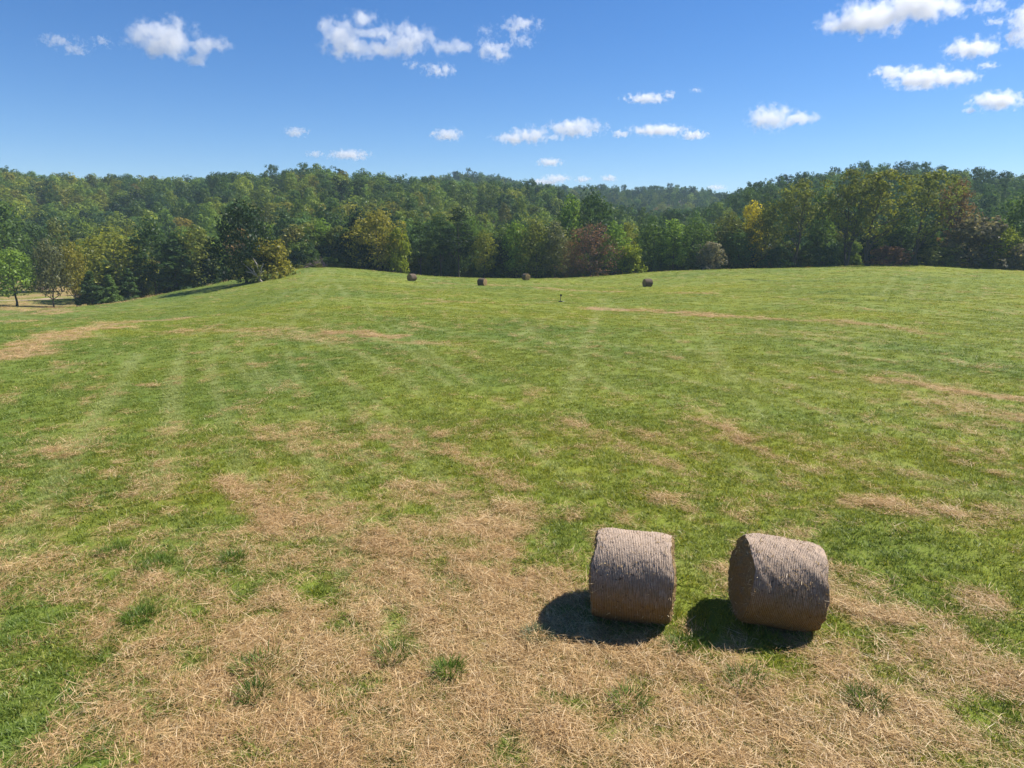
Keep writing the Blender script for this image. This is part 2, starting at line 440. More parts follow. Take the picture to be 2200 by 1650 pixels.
def mat_bark():
    m, n, l = new_mat("bark")
    tc = N(n, "ShaderNodeTexCoord")
    mp = N(n, "ShaderNodeMapping"); mp.inputs["Scale"].default_value = (6, 6, .8); l.new(tc.outputs["Object"], mp.inputs[0])
    nn = noise(n, l, 2.0, 5, .7, mp.outputs[0])
    r = ramp(n, [(.3, (.030, .024, .018)), (.7, (.115, .095, .075))]); l.new(nn, r.inputs[0])
    b = N(n, "ShaderNodeBsdfPrincipled"); b.inputs["Roughness"].default_value = .95
    l.new(r.outputs[0], b.inputs["Base Color"])
    bp = N(n, "ShaderNodeBump"); bp.inputs["Distance"].default_value = .05; l.new(nn, bp.inputs["Height"]); l.new(bp.outputs[0], b.inputs["Normal"])
    o = N(n, "ShaderNodeOutputMaterial"); l.new(b.outputs[0], o.inputs[0])
    return m
def mat_plain(name, a, b_, scale=8.0, rough=.9):
    m, n, l = new_mat(name)
    tc = N(n, "ShaderNodeTexCoord")
    nn = noise(n, l, scale, 5, .65, tc.outputs["Object"])
    r = ramp(n, [(.3, a), (.7, b_)]); l.new(nn, r.inputs[0])
    b = N(n, "ShaderNodeBsdfPrincipled"); b.inputs["Roughness"].default_value = rough
    l.new(r.outputs[0], b.inputs["Base Color"])
    o = N(n, "ShaderNodeOutputMaterial"); l.new(b.outputs[0], o.inputs[0])
    return m
def mat_blade(name, kind):
    m, n, l = new_mat(name)
    tone = N(n, "ShaderNodeAttribute", attribute_name="tone", attribute_type='INSTANCER').outputs["Fac"]
    pale = N(n, "ShaderNodeAttribute", attribute_name="pale", attribute_type='INSTANCER').outputs["Fac"]
    geo = N(n, "ShaderNodeNewGeometry"); isl = geo.outputs["Random Per Island"]
    if kind == 'green':
        c = mixc(n, l, tone, GREEN_A, GREEN_B)
        r = ramp(n, [(0, (.5, .6, .65)), (.5, (1, 1, 1)), (.90, (1.3, 1.2, 1.2)), (.96, (1.9, 1.6, 2.4)), (1, (2.4, 1.8, 3.2))])  # the palest blades are glints painted into the colour
        l.new(isl, r.inputs[0])
        c = mixc(n, l, 1.0, c, r.outputs[0], 'MULTIPLY')
        c = mixc(n, l, math_n(n, l, 'MULTIPLY', pale, .75), c, (.42, .44, .17))
        leafy(n, l, c, .35, .02)
    else:
        c = ramp(n, [(0, (.15, .085, .03)), (.35, (.42, .27, .11)), (.75, (.74, .53, .26)), (1, (.88, .70, .42))])
        l.new(isl, c.inputs[0])
        leafy(n, l, mixc(n, l, math_n(n, l, 'MULTIPLY', tone, .35), c.outputs[0], (.45, .25, .10)), .2, .03)
    return m

M = dict(ground=mat_ground(), leaf=mat_leaf_object(), forest=mat_leaf_forest(), bark=mat_bark(),
         green=mat_blade("green_blades", 'green'), straw=mat_blade("dry_straw", 'straw'),
         dirt=mat_plain("pale_dirt", (.30, .22, .13), (.48, .37, .24), 1.5),
         dead=mat_plain("weathered_wood", (.30, .25, .23), (.55, .47, .44), 6),
         twig=mat_plain("dead_twigs", (.12, .085, .08), (.28, .20, .19), 3),
         rust=mat_plain("dark_metal", (.018, .017, .016), (.05, .045, .04), 30, .6),
         postwood=mat_plain("grey_post_wood", (.09, .085, .05), (.22, .20, .13), 20),
         capstone=mat_plain("pale_stone", (.45, .46, .42), (.65, .65, .6), 10))

tag(link("ground", ground_mesh()), kind="structure").data.materials.append(M["ground"])

# a pale farm track across the valley pasture
def farm_track():
    pts = line_w([(-260, 652), (-60, 648), (60, 645), (130, 641), (190, 636), (240, 630)])
    pts = np.array([[np.interp(t, np.arange(len(pts)), pts[:, k]) for k in (0, 1)] for t in np.linspace(0, len(pts) - 1, 60)])
    tg = np.gradient(pts, axis=0); tg /= np.linalg.norm(tg, axis=1)[:, None]
    nrm = np.stack([-tg[:, 1], tg[:, 0]], 1)
    rows = []
    for k in (-1.5, -.7, 0, .7, 1.5):
        q = pts + nrm * (k * (1 + .15 * np.sin(np.arange(60) * .9)))[:, None]
        rows.append(np.stack([q[:, 0], q[:, 1], height(q[:, 0], q[:, 1]) + .06], 1))
    v = np.stack(rows, 1).reshape(-1, 3)
    i = np.arange(59)[:, None] * 5; j = np.arange(4)[None]
    f = np.stack([i + j, i + j + 1, i + j + 6, i + j + 5], -1).reshape(-1, 4)
    tag(link("farm_track", mesh_np("farm_track", v, f, M["dirt"], True)), kind="structure")
farm_track()

# ------------------------------------------------------------------ scatter by geometry nodes
def scatter(name, pts, rot, scl, idx, attrs, protos, kind="stuff"):
    me = bpy.data.meshes.new(name)
    me.vertices.add(len(pts)); me.vertices.foreach_set("co", np.asarray(pts, np.float32).ravel())
    for nme, ty, arr, fld in [("rot", 'FLOAT_VECTOR', rot, "vector"), ("scl", 'FLOAT_VECTOR', scl, "vector"), ("pick", 'INT', idx, "value")] + \
            [(k, 'FLOAT', v, "value") for k, v in attrs.items()]:
        a = me.attributes.new(nme, ty, 'POINT')
        a.data.foreach_set(fld, np.asarray(arr, np.int32 if ty == 'INT' else np.float32).ravel())
    o = link(name, me)
    ng = bpy.data.node_groups.new(name + "_scatter", 'GeometryNodeTree')
    ng.interface.new_socket("Geometry", in_out='INPUT', socket_type='NodeSocketGeometry')
    ng.interface.new_socket("Geometry", in_out='OUTPUT', socket_type='NodeSocketGeometry')
    n, l = ng.nodes, ng.links
    gi, go = n.new("NodeGroupInput"), n.new("NodeGroupOutput")
    ip = n.new("GeometryNodeInstanceOnPoints"); jn = n.new("GeometryNodeJoinGeometry")
    for p in reversed(protos):
        oi = n.new("GeometryNodeObjectInfo"); oi.inputs["Object"].default_value = p
        oi.inputs["As Instance"].default_value = True
        l.new(oi.outputs["Geometry"], jn.inputs[0])
    def named(nm, ty):
        q = n.new("GeometryNodeInputNamedAttribute"); q.data_type = ty; q.inputs["Name"].default_value = nm
        return [s for s in q.outputs if s.enabled and s.name == "Attribute"][0]
    er = n.new("FunctionNodeEulerToRotation")
    l.new(named("rot", 'FLOAT_VECTOR'), er.inputs[0]); l.new(er.outputs[0], ip.inputs["Rotation"])
    l.new(named("scl", 'FLOAT_VECTOR'), ip.inputs["Scale"])
    l.new(named("pick", 'INT'), ip.inputs["Instance Index"]); ip.inputs["Pick Instance"].default_value = True
    l.new(gi.outputs[0], ip.inputs["Points"]); l.new(jn.outputs[0], ip.inputs["Instance"])
    l.new(ip.outputs[0], go.inputs[0])
    md = o.modifiers.new("scatter", 'NODES'); md.node_group = ng
    tag(o, kind=kind)
    return o

def proto(name, me): return bpy.data.objects.new(name, me)

# ------------------------------------------------------------------ grass and cut straw
def blades_mesh(name, rng, n, rad, hmin, hmax, wid, lean, mat, flat=False):
    a = rng.uniform(0, 2 * np.pi, n); rr = rad * np.sqrt(rng.uniform(0, 1, n))
    base = np.stack([rr * np.cos(a), rr * np.sin(a), np.zeros(n)], 1)
    h = rng.uniform(hmin, hmax, n)
    b = np.where(rng.uniform(0, 1, n) < .5, rng.normal(0, .6, n), rng.uniform(0, 2 * np.pi, n)) if flat else a + rng.normal(0, .9, n)
    if flat: el = np.abs(rng.normal(.06, .16, n))
    else: el = np.clip(rng.normal(1.0, lean, n), .25, 1.5)
    d = np.stack([np.cos(b) * np.cos(el), np.sin(b) * np.cos(el), np.sin(el)], 1)
    side = np.stack([-np.sin(b), np.cos(b), rng.normal(0, .35, n)], 1)
    side /= np.linalg.norm(side, axis=1)[:, None]
    w = wid * rng.uniform(.6, 1.3, n)[:, None]
    bend = np.zeros((n, 3))
    if flat:
        base[:, 2] = rng.uniform(.004, .05, n)
        bend[:, 2] = rng.normal(-.02, .03, n); bend[:, :2] = rng.normal(0, .05, (n, 2))
    else:
        bend = np.stack([np.cos(b) * .45, np.sin(b) * .45, -.45 * np.ones(n)], 1) * h[:, None]
    mid = base + d * h[:, None] * .55 + bend * .12
    tip = base + d * h[:, None] + bend * .5
    v = np.stack([base - side * w * .5, base + side * w * .5, mid - side * w * .42, mid + side * w * .42, tip - side * w * .1, tip + side * w * .1], 1)
    o = np.arange(n)[:, None] * 6
    f = np.concatenate([o + np.array([[0, 1, 3, 2]]), o + np.array([[2, 3, 5, 4]])])
    return mesh_np(name, v.reshape(-1, 3), f, mat)

def field_points(rng, r0, r1, dens, thmax=.72):
    A = .5 * 2 * thmax * (r1 * r1 - r0 * r0)
    n = int(A * dens)
    th = rng.uniform(-thmax, thmax, n); r = np.sqrt(rng.uniform(r0 * r0, r1 * r1, n))
    return r * np.sin(th), r * np.cos(th)

def grow_grass():
    rng = np.random.default_rng(11)
    gp = [proto("grass_clump", blades_mesh("grass_clump", rng, 26, .13, .05, .13, .010, .35, M["green"])) for _ in range(6)]
    gw = [proto("leafy_clump", blades_mesh("leafy_clump", rng, 16, .10, .04, .09, .022, .5, M["green"])) for _ in range(2)]
    sp = [proto("straw_clump", blades_mesh("straw_clump", rng, 56, .21, .04, .20, .0050, .3, M["straw"], True)) for _ in range(6)]
    G, S = [], []
    for r0, r1, dg, ds, sc in [(5.5, 14, 85, 75, 1.0), (14, 24, 60, 42, 1.12), (24, 40, 26, 10, 1.4), (40, 70, 9, 3, 2.0), (70, 120, 3.0, .8, 2.8), (120, 215, .9, .3, 4.0)]:
        x, y = field_points(rng, r0, r1, dg)
        dry, pale, tone, dark = turf(x, y)
        cl = fbm(x * 2.0, y * 2.0, 91, 3)
        keep = rng.uniform(0, 1, len(x)) < np.clip(1.05 - dry * 1.02 + .85 * smooth01(.51, .64, cl) + .38 * smooth01(.5, .7, fbm(x * 4.5, y * 4.5, 97, 2)), .20, 1)
        x, y, dry, pale, tone, dark = (q[keep] for q in (x, y, dry, pale, tone, dark))
        s = sc * rng.uniform(.65, 1.25, len(x)) * (1 - .3 * dry) * (1 + .5 * dark)
        G.append((x, y, s, (s ** .35) / (1 if sc < 1.3 else 1.12), np.clip(tone + rng.normal(0, .16, len(x)) - .5 * dark + .35 * dry, 0, 1), pale))
        x, y = field_points(rng, r0, r1, ds)
        dry, pale, tone, dark = turf(x, y)
        keep = rng.uniform(0, 1, len(x)) < np.clip(dry * 1.1 + .02, 0, 1)
        x, y, tone, pale = (q[keep] for q in (x, y, tone, pale))
        s = sc * rng.uniform(.7, 1.35, len(x))
        S.append((x, y, s, s ** .5, np.clip(fbm(x * .4, y * .4, 61, 3) + rng.normal(0, .15, len(x)), 0, 1), pale))
    for nm, L, protos in (("grass", G, gp + gw), ("cut_straw", S, sp)):
        x, y, s, sz, tone, pale = (np.concatenate([q[i] for q in L]) for i in range(6))
        n = len(x)
        ok = (height(x, y) > -11.5)
        z = height(x, y)
        pts = np.stack([x, y, z - .004], 1)
        rot = np.stack([rng.normal(0, .08, n), rng.normal(0, .08, n), rng.uniform(0, 6.283, n)], 1)
        if nm == "cut_straw":
            rot[:, :2] = rng.normal(0, .11, (n, 2)); pts[:, 2] += .05 * smooth01(.5, .8, fbm(x * 1.1, y * 1.1, 96, 3))
            rot[:, 2] = np.where(rng.uniform(0, 1, n) < .55, 2.0 + rng.normal(0, .5, n), rot[:, 2])
        scl = np.stack([s, s, sz], 1)
        idx = rng.integers(0, len(protos), n)
        if nm == "grass":
            idx = np.where(rng.uniform(0, 1, n) < .9, rng.integers(0, 6, n), rng.integers(6, 8, n))
        scatter(nm, pts, rot, scl, idx, dict(tone=tone, pale=pale), protos)
        print(nm, n)
grow_grass()

# ------------------------------------------------------------------ single tussocks that stand out of the mown straw
def tussocks():
    rng = np.random.default_rng(3)
    mt, n, l = new_mat("tussock_blades")
    oi = N(n, "ShaderNodeObjectInfo"); geo = N(n, "ShaderNodeNewGeometry")
    r = ramp(n, [(0, (.55, .6, .6)), (.5, (1, 1, 1)), (.9, (1.4, 1.25, 1.1)), (1, (1.9, 1.6, 1.5))]); l.new(geo.outputs["Random Per Island"], r.inputs[0])
    leafy(n, l, mixc(n, l, 1.0, oi.outputs["Color"], r.outputs[0], 'MULTIPLY'), .4, .015)
    T = [(555, 1440, .30, "bushy bright green grass tussock, largest in the straw left of the bales"),
         (335, 1220, .30, "wide dark green grass tussock on straw in the left foreground"),
         (845, 1418, .22, "upright grass tussock halfway between the largest tussock and the left bale's shadow"),
         (1468, 1402, .20, "grass tussock in the straw between the tips of the two bale shadows"),
         (1600, 1470, .24, "grass tussock in the straw in front of the right hay bale"),
         (1150, 1378, .18, "greyish grass tussock at the tip of the left bale's shadow"),
         (500, 1205, .20, "small grass tussock in the straw right of the wide dark tussock"),
         (300, 1330, .22, "low spreading grass tussock below the wide dark tussock in straw"),
         (1350, 1520, .22, "low grass tussock near the bottom edge below the left bale"),
         (965, 1450, .16, "little grass tussock right of the upright tussock in the straw"),
         (245, 1190, .22, "long low grass tussock at the edge of the green turf, left foreground"),
         (1860, 1515, .22, "grass tussock at the lower right, below and right of the right bale"),
         (545, 1500, .18, "small grass tussock just below the largest tussock")]
    for px, py, rad, lab in T:
        x, y = ground_at(px, py)
        me = blades_mesh("grass_tussock", rng, 300, rad, .10, .30, .010, .32, mt)
        o = link("grass_tussock", me); o.location = (x, y, hgt(x, y) - .005)
        c = rng.uniform(.8, 1.15); o.color = (.115 * c, .19 * c, .026 * c, 1)
        if "greyish" in lab: o.color = (.13, .17, .08, 1)
        tag(o, lab, "grass tussock", "grass tussocks in the cut straw")
tussocks()

# ------------------------------------------------------------------ hay bales
def mat_bale():
    m, n, l = new_mat("net_wrapped_hay")
    tc = N(n, "ShaderNodeTexCoord"); ob = tc.outputs["Object"]; geo = N(n, "ShaderNodeNewGeometry")
    sx = N(n, "ShaderNodeSeparateXYZ"); l.new(ob, sx.inputs[0])
    mp = N(n, "ShaderNodeMapping"); mp.inputs["Scale"].default_value = (70, 9, 9); l.new(ob, mp.inputs[0])
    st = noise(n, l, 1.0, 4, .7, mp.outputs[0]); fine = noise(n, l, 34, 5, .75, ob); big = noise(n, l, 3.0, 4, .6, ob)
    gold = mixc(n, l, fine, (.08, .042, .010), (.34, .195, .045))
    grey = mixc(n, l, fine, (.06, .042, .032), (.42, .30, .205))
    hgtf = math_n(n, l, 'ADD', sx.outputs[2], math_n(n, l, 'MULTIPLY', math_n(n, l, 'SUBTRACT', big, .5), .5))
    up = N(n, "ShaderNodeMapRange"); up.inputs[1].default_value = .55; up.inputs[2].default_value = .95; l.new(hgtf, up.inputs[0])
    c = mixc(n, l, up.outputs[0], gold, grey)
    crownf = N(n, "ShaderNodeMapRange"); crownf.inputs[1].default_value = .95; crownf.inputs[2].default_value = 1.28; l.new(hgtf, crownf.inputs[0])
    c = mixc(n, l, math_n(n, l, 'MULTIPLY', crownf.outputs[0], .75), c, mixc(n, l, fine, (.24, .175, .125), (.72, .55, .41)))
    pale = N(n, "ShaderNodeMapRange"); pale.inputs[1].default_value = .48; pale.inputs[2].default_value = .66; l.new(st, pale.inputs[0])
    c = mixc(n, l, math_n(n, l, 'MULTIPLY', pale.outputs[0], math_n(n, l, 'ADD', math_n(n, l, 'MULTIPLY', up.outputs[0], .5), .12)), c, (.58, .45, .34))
    # strands of the net round the bale, 25 mm apart
    wv = math_n(n, l, 'SINE', math_n(n, l, 'MULTIPLY', sx.outputs[0], 2 * math.pi / .0255))
    gr = N(n, "ShaderNodeMapRange"); gr.inputs[1].default_value = .1; gr.inputs[2].default_value = .9; l.new(wv, gr.inputs[0])
    c = mixc(n, l, math_n(n, l, 'MULTIPLY', gr.outputs[0], .5), c, mixc(n, l, .35, c, (.72, .58, .46)))
    spot = N(n, "ShaderNodeMapRange"); spot.inputs[1].default_value = .60; spot.inputs[2].default_value = .68; l.new(noise(n, l, 13, 4, .7, ob), spot.inputs[0])
    c = mixc(n, l, math_n(n, l, 'MULTIPLY', spot.outputs[0], .8), c, (.045, .034, .028))
    b = N(n, "ShaderNodeBsdfPrincipled"); b.inputs["Roughness"].default_value = .85; l.new(c, b.inputs["Base Color"])
    b.inputs["Specular IOR Level"].default_value = .2
    bp = N(n, "ShaderNodeBump"); bp.inputs["Strength"].default_value = .9; bp.inputs["Distance"].default_value = .02
    l.new(math_n(n, l, 'ADD', fine, math_n(n, l, 'MULTIPLY', wv, .14)), bp.inputs["Height"]); l.new(bp.outputs[0], b.inputs["Normal"])
    o = N(n, "ShaderNodeOutputMaterial"); l.new(b.outputs[0], o.inputs[0])
    return m
def mat_bale_end():
    m, n, l = new_mat("coiled_hay_end")
    tc = N(n, "ShaderNodeTexCoord"); ob = tc.outputs["Object"]
    fine = noise(n, l, 26, 5, .75, ob); big = noise(n, l, 3, 4, .6, ob)
    c = mixc(n, l, fine, (.10, .06, .02), (.46, .30, .11))
    c = mixc(n, l, math_n(n, l, 'MULTIPLY', big, .5), c, (.16, .11, .06))
    b = N(n, "ShaderNodeBsdfPrincipled"); b.inputs["Roughness"].default_value = .9; l.new(c, b.inputs["Base Color"])
    bp = N(n, "ShaderNodeBump"); bp.inputs["Strength"].default_value = 1; bp.inputs["Distance"].default_value = .03
    l.new(fine, bp.inputs["Height"]); l.new(bp.outputs[0], b.inputs["Normal"])
    o = N(n, "ShaderNodeOutputMaterial"); l.new(b.outputs[0], o.inputs[0])
    return m
MB, ME = mat_bale(), mat_bale_end()
MD = mat_plain('shaded_far_hay', (.040, .027, .018), (.17, .115, .07), 9)  # hay with the far bales' backlit shade put into its colour
mst, _n, _l = new_mat("loose_straw")
_g = N(_n, "ShaderNodeNewGeometry"); _c = ramp(_n, [(0, (.20, .12, .05)), (.6, (.45, .31, .14)), (1, (.75, .6, .36))]); _l.new(_g.outputs["Random Per Island"], _c.inputs[0])
leafy(_n, _l, _c.outputs[0], .25, .05)

def hay_bale(name_loc, yaw, D, L, seed, label, group, tilt=0.0, detail=True):
    rng = np.random.default_rng(seed)
    x, y = name_loc
    root = empty("hay_bale", (x, y, hgt(x, y) - .05), yaw)
    root.rotation_euler = (0, tilt, yaw)
    R = D / 2
    na, nx = (160, 200) if detail else (36, 16)
    a = np.linspace(0, 2 * np.pi, na, endpoint=False); xs = np.linspace(-1, 1, nx)
    A, X = np.meshgrid(a, xs, indexing='ij')
    def lump(A, X):
        u = np.cos(A) * 1.7 + 7; v = np.sin(A) * 1.7 + seed
        lo = fbm(u + X * 1.2, v + X * .7, seed, 3) - .5
        hi = fbm(u * 9 + X * 3, v * 9 - X * 17, seed + 3, 3) - .5
        return lo * .065 + hi * .012
    rad = R * (1 - .045 * np.abs(X) ** 7) * (1 + .012 * (1 - X * X)) + lump(A, X)
    if detail:
        rad = rad + 0.002 * np.sin(X * L / 2 * 2 * np.pi / .0255) + rng.normal(0, .0035, rad.shape)
    xx = X * L / 2 + (fbm(np.cos(A) * 2 + 4, np.sin(A) * 2 + seed, 8, 3) - .5) * .10 * np.abs(X) ** 3 * np.sign(X)
    zz = rad * np.sin(A)
    zz = np.where(zz < -R * .94, -R * .94 + (zz + R * .94) * .3, zz)             # sits flat on the turf
    v = np.stack([xx, rad * np.cos(A), zz + R], -1)
    i = np.arange(na)[:, None]; j = np.arange(nx - 1)[None]; i2 = (i + 1) % na
    f = np.stack([i * nx + j, i2 * nx + j, i2 * nx + j + 1, i * nx + j + 1], -1).reshape(-1, 4)
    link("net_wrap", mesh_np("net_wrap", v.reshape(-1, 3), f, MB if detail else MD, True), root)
    # coiled ends: rings of hay from the rim inwards
    for s, col in ((-1, 0), (1, nx - 1)):
        rim = v[:, col]
        ctr = np.array([rim[:, 0].mean() + s * .02, 0, R])
        nr = 34 if detail else 5
        t = np.linspace(0, 1, nr)
        ring = rim[:, None] * (1 - t)[None, :, None] + ctr[None, None] * t[None, :, None]
        ang = a[:, None]
        coil = np.sin((t[None] * R / .075 + ang / (2 * np.pi)) * 2 * np.pi)
        ring[..., 0] += s * (.012 * coil * (t > .03) + .035 * np.sin(t * np.pi * .5)[None] + (fbm(np.cos(ang) * 6 * (1 - t[None]) + 9, np.sin(ang) * 6 * (1 - t[None]) + seed, 19, 3) - .5) * .09 * (t[None] > .03))
        vv = ring.reshape(-1, 3); nn = nr
        j = np.arange(nn - 1)[None]
        q = np.stack([i * nn + j, i * nn + j + 1, i2 * nn + j + 1, i2 * nn + j], -1)
        if s < 0: q = q[..., ::-1]
        link("end_face", mesh_np("end_face", vv, q.reshape(-1, 4), ME, True), root)
    if detail:
        n = 1000
        k = rng.uniform(0, 2 * np.pi, n); px = rng.uniform(-1, 1, n)
        onend = rng.uniform(0, 1, n) < .42
        P = np.stack([px * L / 2, (R + .0) * np.cos(k), R + R * np.sin(k)], 1)
        re = R * np.sqrt(rng.uniform(.1, 1, n))
        E_ = np.stack([np.sign(px) * (L / 2 + .02), re * np.cos(k), R + re * np.sin(k)], 1)
        P = np.where(onend[:, None], E_, P)
        nrm = np.where(onend[:, None], np.stack([np.sign(px), np.zeros(n), np.zeros(n)], 1), np.stack([np.zeros(n), np.cos(k), np.sin(k)], 1))
        d = rng.normal(0, 1, (n, 3)); d[onend, 2] -= .8
        d += nrm * .35; d /= np.linalg.norm(d, axis=1)[:, None]
        ln = rng.uniform(.02, .09, n) * np.where(rng.uniform(0, 1, n) < .06, 2.2, 1)
        sd_ = np.cross(d, rng.normal(0, 1, (n, 3))); sd_ /= np.linalg.norm(sd_, axis=1)[:, None]
        w = rng.uniform(.003, .006, n)[:, None]
        c0 = P - d * ln[:, None] * .3 + nrm * .004; c1 = P + d * ln[:, None] * .7 + nrm * .012
        V = np.stack([c0 - sd_ * w, c0 + sd_ * w, c1 + sd_ * w * .6, c1 - sd_ * w * .6], 1)
        V[..., 2] = np.maximum(V[..., 2], .06)
        fq = np.arange(4 * n).reshape(n, 4)
        lo = link("loose_straw", mesh_np("loose_straw", V.reshape(-1, 3), fq, mst), root); lo["kind"] = "stuff"
    tag(root, label, "hay bale", group)
    return root

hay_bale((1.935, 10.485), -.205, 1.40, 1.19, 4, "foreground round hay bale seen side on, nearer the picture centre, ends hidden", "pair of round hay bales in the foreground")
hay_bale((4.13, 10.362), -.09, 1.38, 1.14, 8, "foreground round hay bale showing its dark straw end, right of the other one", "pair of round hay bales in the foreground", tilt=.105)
FB = "round hay bales lying far out in the green field"
for px, py, yaw, sd_, lab in [
    (885, 604, .9, 21, "small distant hay bale, leftmost of the four in the far field"),
    (1036, 614, -.5, 22, "distant hay bale just below the treeline, second from left in the far field"),
    (1130, 602, -1.0, 23, "smallest distant hay bale, close under the trees at the far edge of the field"),
    (1391, 616, .3, 24, "distant dark hay bale alone on the rise right of the field marker post")]:
    x, y = ground_at(px, py)
    hay_bale((x, y), yaw, 1.45, 1.35, sd_, lab, FB, detail=False)

# ------------------------------------------------------------------ the little post in the field
def tube(P, rad, sides=6):
    P = np.asarray(P, float); n = len(P)
    rad = np.broadcast_to(np.asarray(rad, float), (n,))
    t = np.gradient(P, axis=0); t /= np.linalg.norm(t, axis=1)[:, None] + 1e-9
    ref = np.tile(np.array([[.31, .95, .05]]), (n, 1))
    u = np.cross(t, ref); u /= np.linalg.norm(u, axis=1)[:, None] + 1e-9
    w = np.cross(t, u)
    a = np.linspace(0, 2 * np.pi, sides, endpoint=False)
    V = P[:, None] + rad[:, None, None] * (u[:, None] * np.cos(a)[None, :, None] + w[:, None] * np.sin(a)[None, :, None])
    i = np.arange(n - 1)[:, None] * sides; j = np.arange(sides)[None]; j2 = (j + 1) % sides
    F = np.stack([i + j, i + j2, i + sides + j2, i + sides + j], -1).reshape(-1, 4)
    return V.reshape(-1, 3), F
def merge(parts):
    vs, fs, o = [], [], 0
    for v, f in parts:
        vs.append(v); fs.append(f + o); o += len(v)
    return np.vstack(vs), np.vstack(fs)
def bevel_box(name, dims, loc, mat, parent, bev=.02, rot=(0, 0, 0)):
    bm = bmesh.new(); bmesh.ops.create_cube(bm, size=1)
    bmesh.ops.scale(bm, vec=dims, verts=bm.verts)
    bmesh.ops.bevel(bm, geom=list(bm.edges), offset=bev, segments=2, affect='EDGES')
    me = bpy.data.meshes.new(name); bm.to_mesh(me); bm.free(); me.materials.append(mat)
    o = link(name, me, parent); o.location = loc; o.rotation_euler = rot
    return o
def marker_post():
    x, y = ground_at(1204, 649)
    r = empty("marker_post", (x, y, hgt(x, y)), .2); r.scale = (.85, .85, .85)
    v, f = tube([(0, 0, -.1), (.0, 0, .3), (.03, 0, .62), (.05, 0, .86)], [.06, .055, .05, .05], 8)
    link("post", mesh_np("post", v, f, M["postwood"], True), r)
    bevel_box("box", (.26, .2, .26), (.06, 0, .93), M["rust"], r, .03, (0, .15, 0))
    bevel_box("base", (.5, .34, .14), (-.02, -.05, .08), M["rust"], r, .03)
    bevel_box("stone", (.26, .2, .12), (.38, -.12, .05), M["capstone"], r, .04, (0, .1, .4))
    tag(r, "small dark topped marker post standing alone in the green field", "post")
marker_post()

# ------------------------------------------------------------------ trees
def leaf_quads(rng, C, CR, per, leaf, zsq=.75, up=.35, needle=False, rough=.5):
    n = len(C) * per
    c = np.repeat(C, per, 0); cr = np.repeat(CR, per)[:, None]
    d = rng.normal(0, 1, (n, 3)); d /= np.linalg.norm(d, axis=1)[:, None]
    p = c + d * cr * (rng.uniform(0.2, 1, n) ** .3)[:, None] * np.array([1, 1, zsq])
    nr = d * 1.15 + rng.normal(0, rough, (n, 3)) + np.array([0, 0, up]); nr /= np.linalg.norm(nr, axis=1)[:, None]
    u = np.cross(nr, rng.normal(0, 1, (n, 3))); u /= np.linalg.norm(u, axis=1)[:, None]
    w = np.cross(nr, u)
    s = leaf * rng.uniform(.55, 1.35, n)[:, None]
    k = .28 if needle else .58
    V = np.stack([p - u * s, p - w * s * k + u * s * .1, p + u * s, p + w * s * k + u * s * .1], 1)
    # a slight fold so the leaf spray is not flat
    V[:, 1] += nr * s * .18; V[:, 3] += nr * s * .18
    return V.reshape(-1, 3), np.arange(4 * n).reshape(n, 4)

def prof(kind, h):
    if kind == 'round': return np.sqrt(np.clip(1 - (1.75 * h - .80) ** 2 / (1 + .0 * h), .02, 1)) * np.where(h > .98, .6, 1)
    if kind == 'tall': return np.clip(np.sin(np.pi * np.clip(h * .93 + .07, 0, 1) ** .85), 0.05, 1) ** .6
    if kind == 'vase': return np.where(h < .6, .42 + .58 * (np.clip(h, 0, 1) / .6) ** .8, np.sqrt(np.clip(1 - ((h - .6) / .42) ** 2, .03, 1)))
    if kind == 'cone': return np.clip((1 - h) ** .75, .03, 1) * np.clip(.55 + h * 3, 0, 1)
    if kind == 'bush': return np.sqrt(np.clip(1 - (h * 1.02 - .12) ** 2, .02, 1))
    return np.ones_like(h)

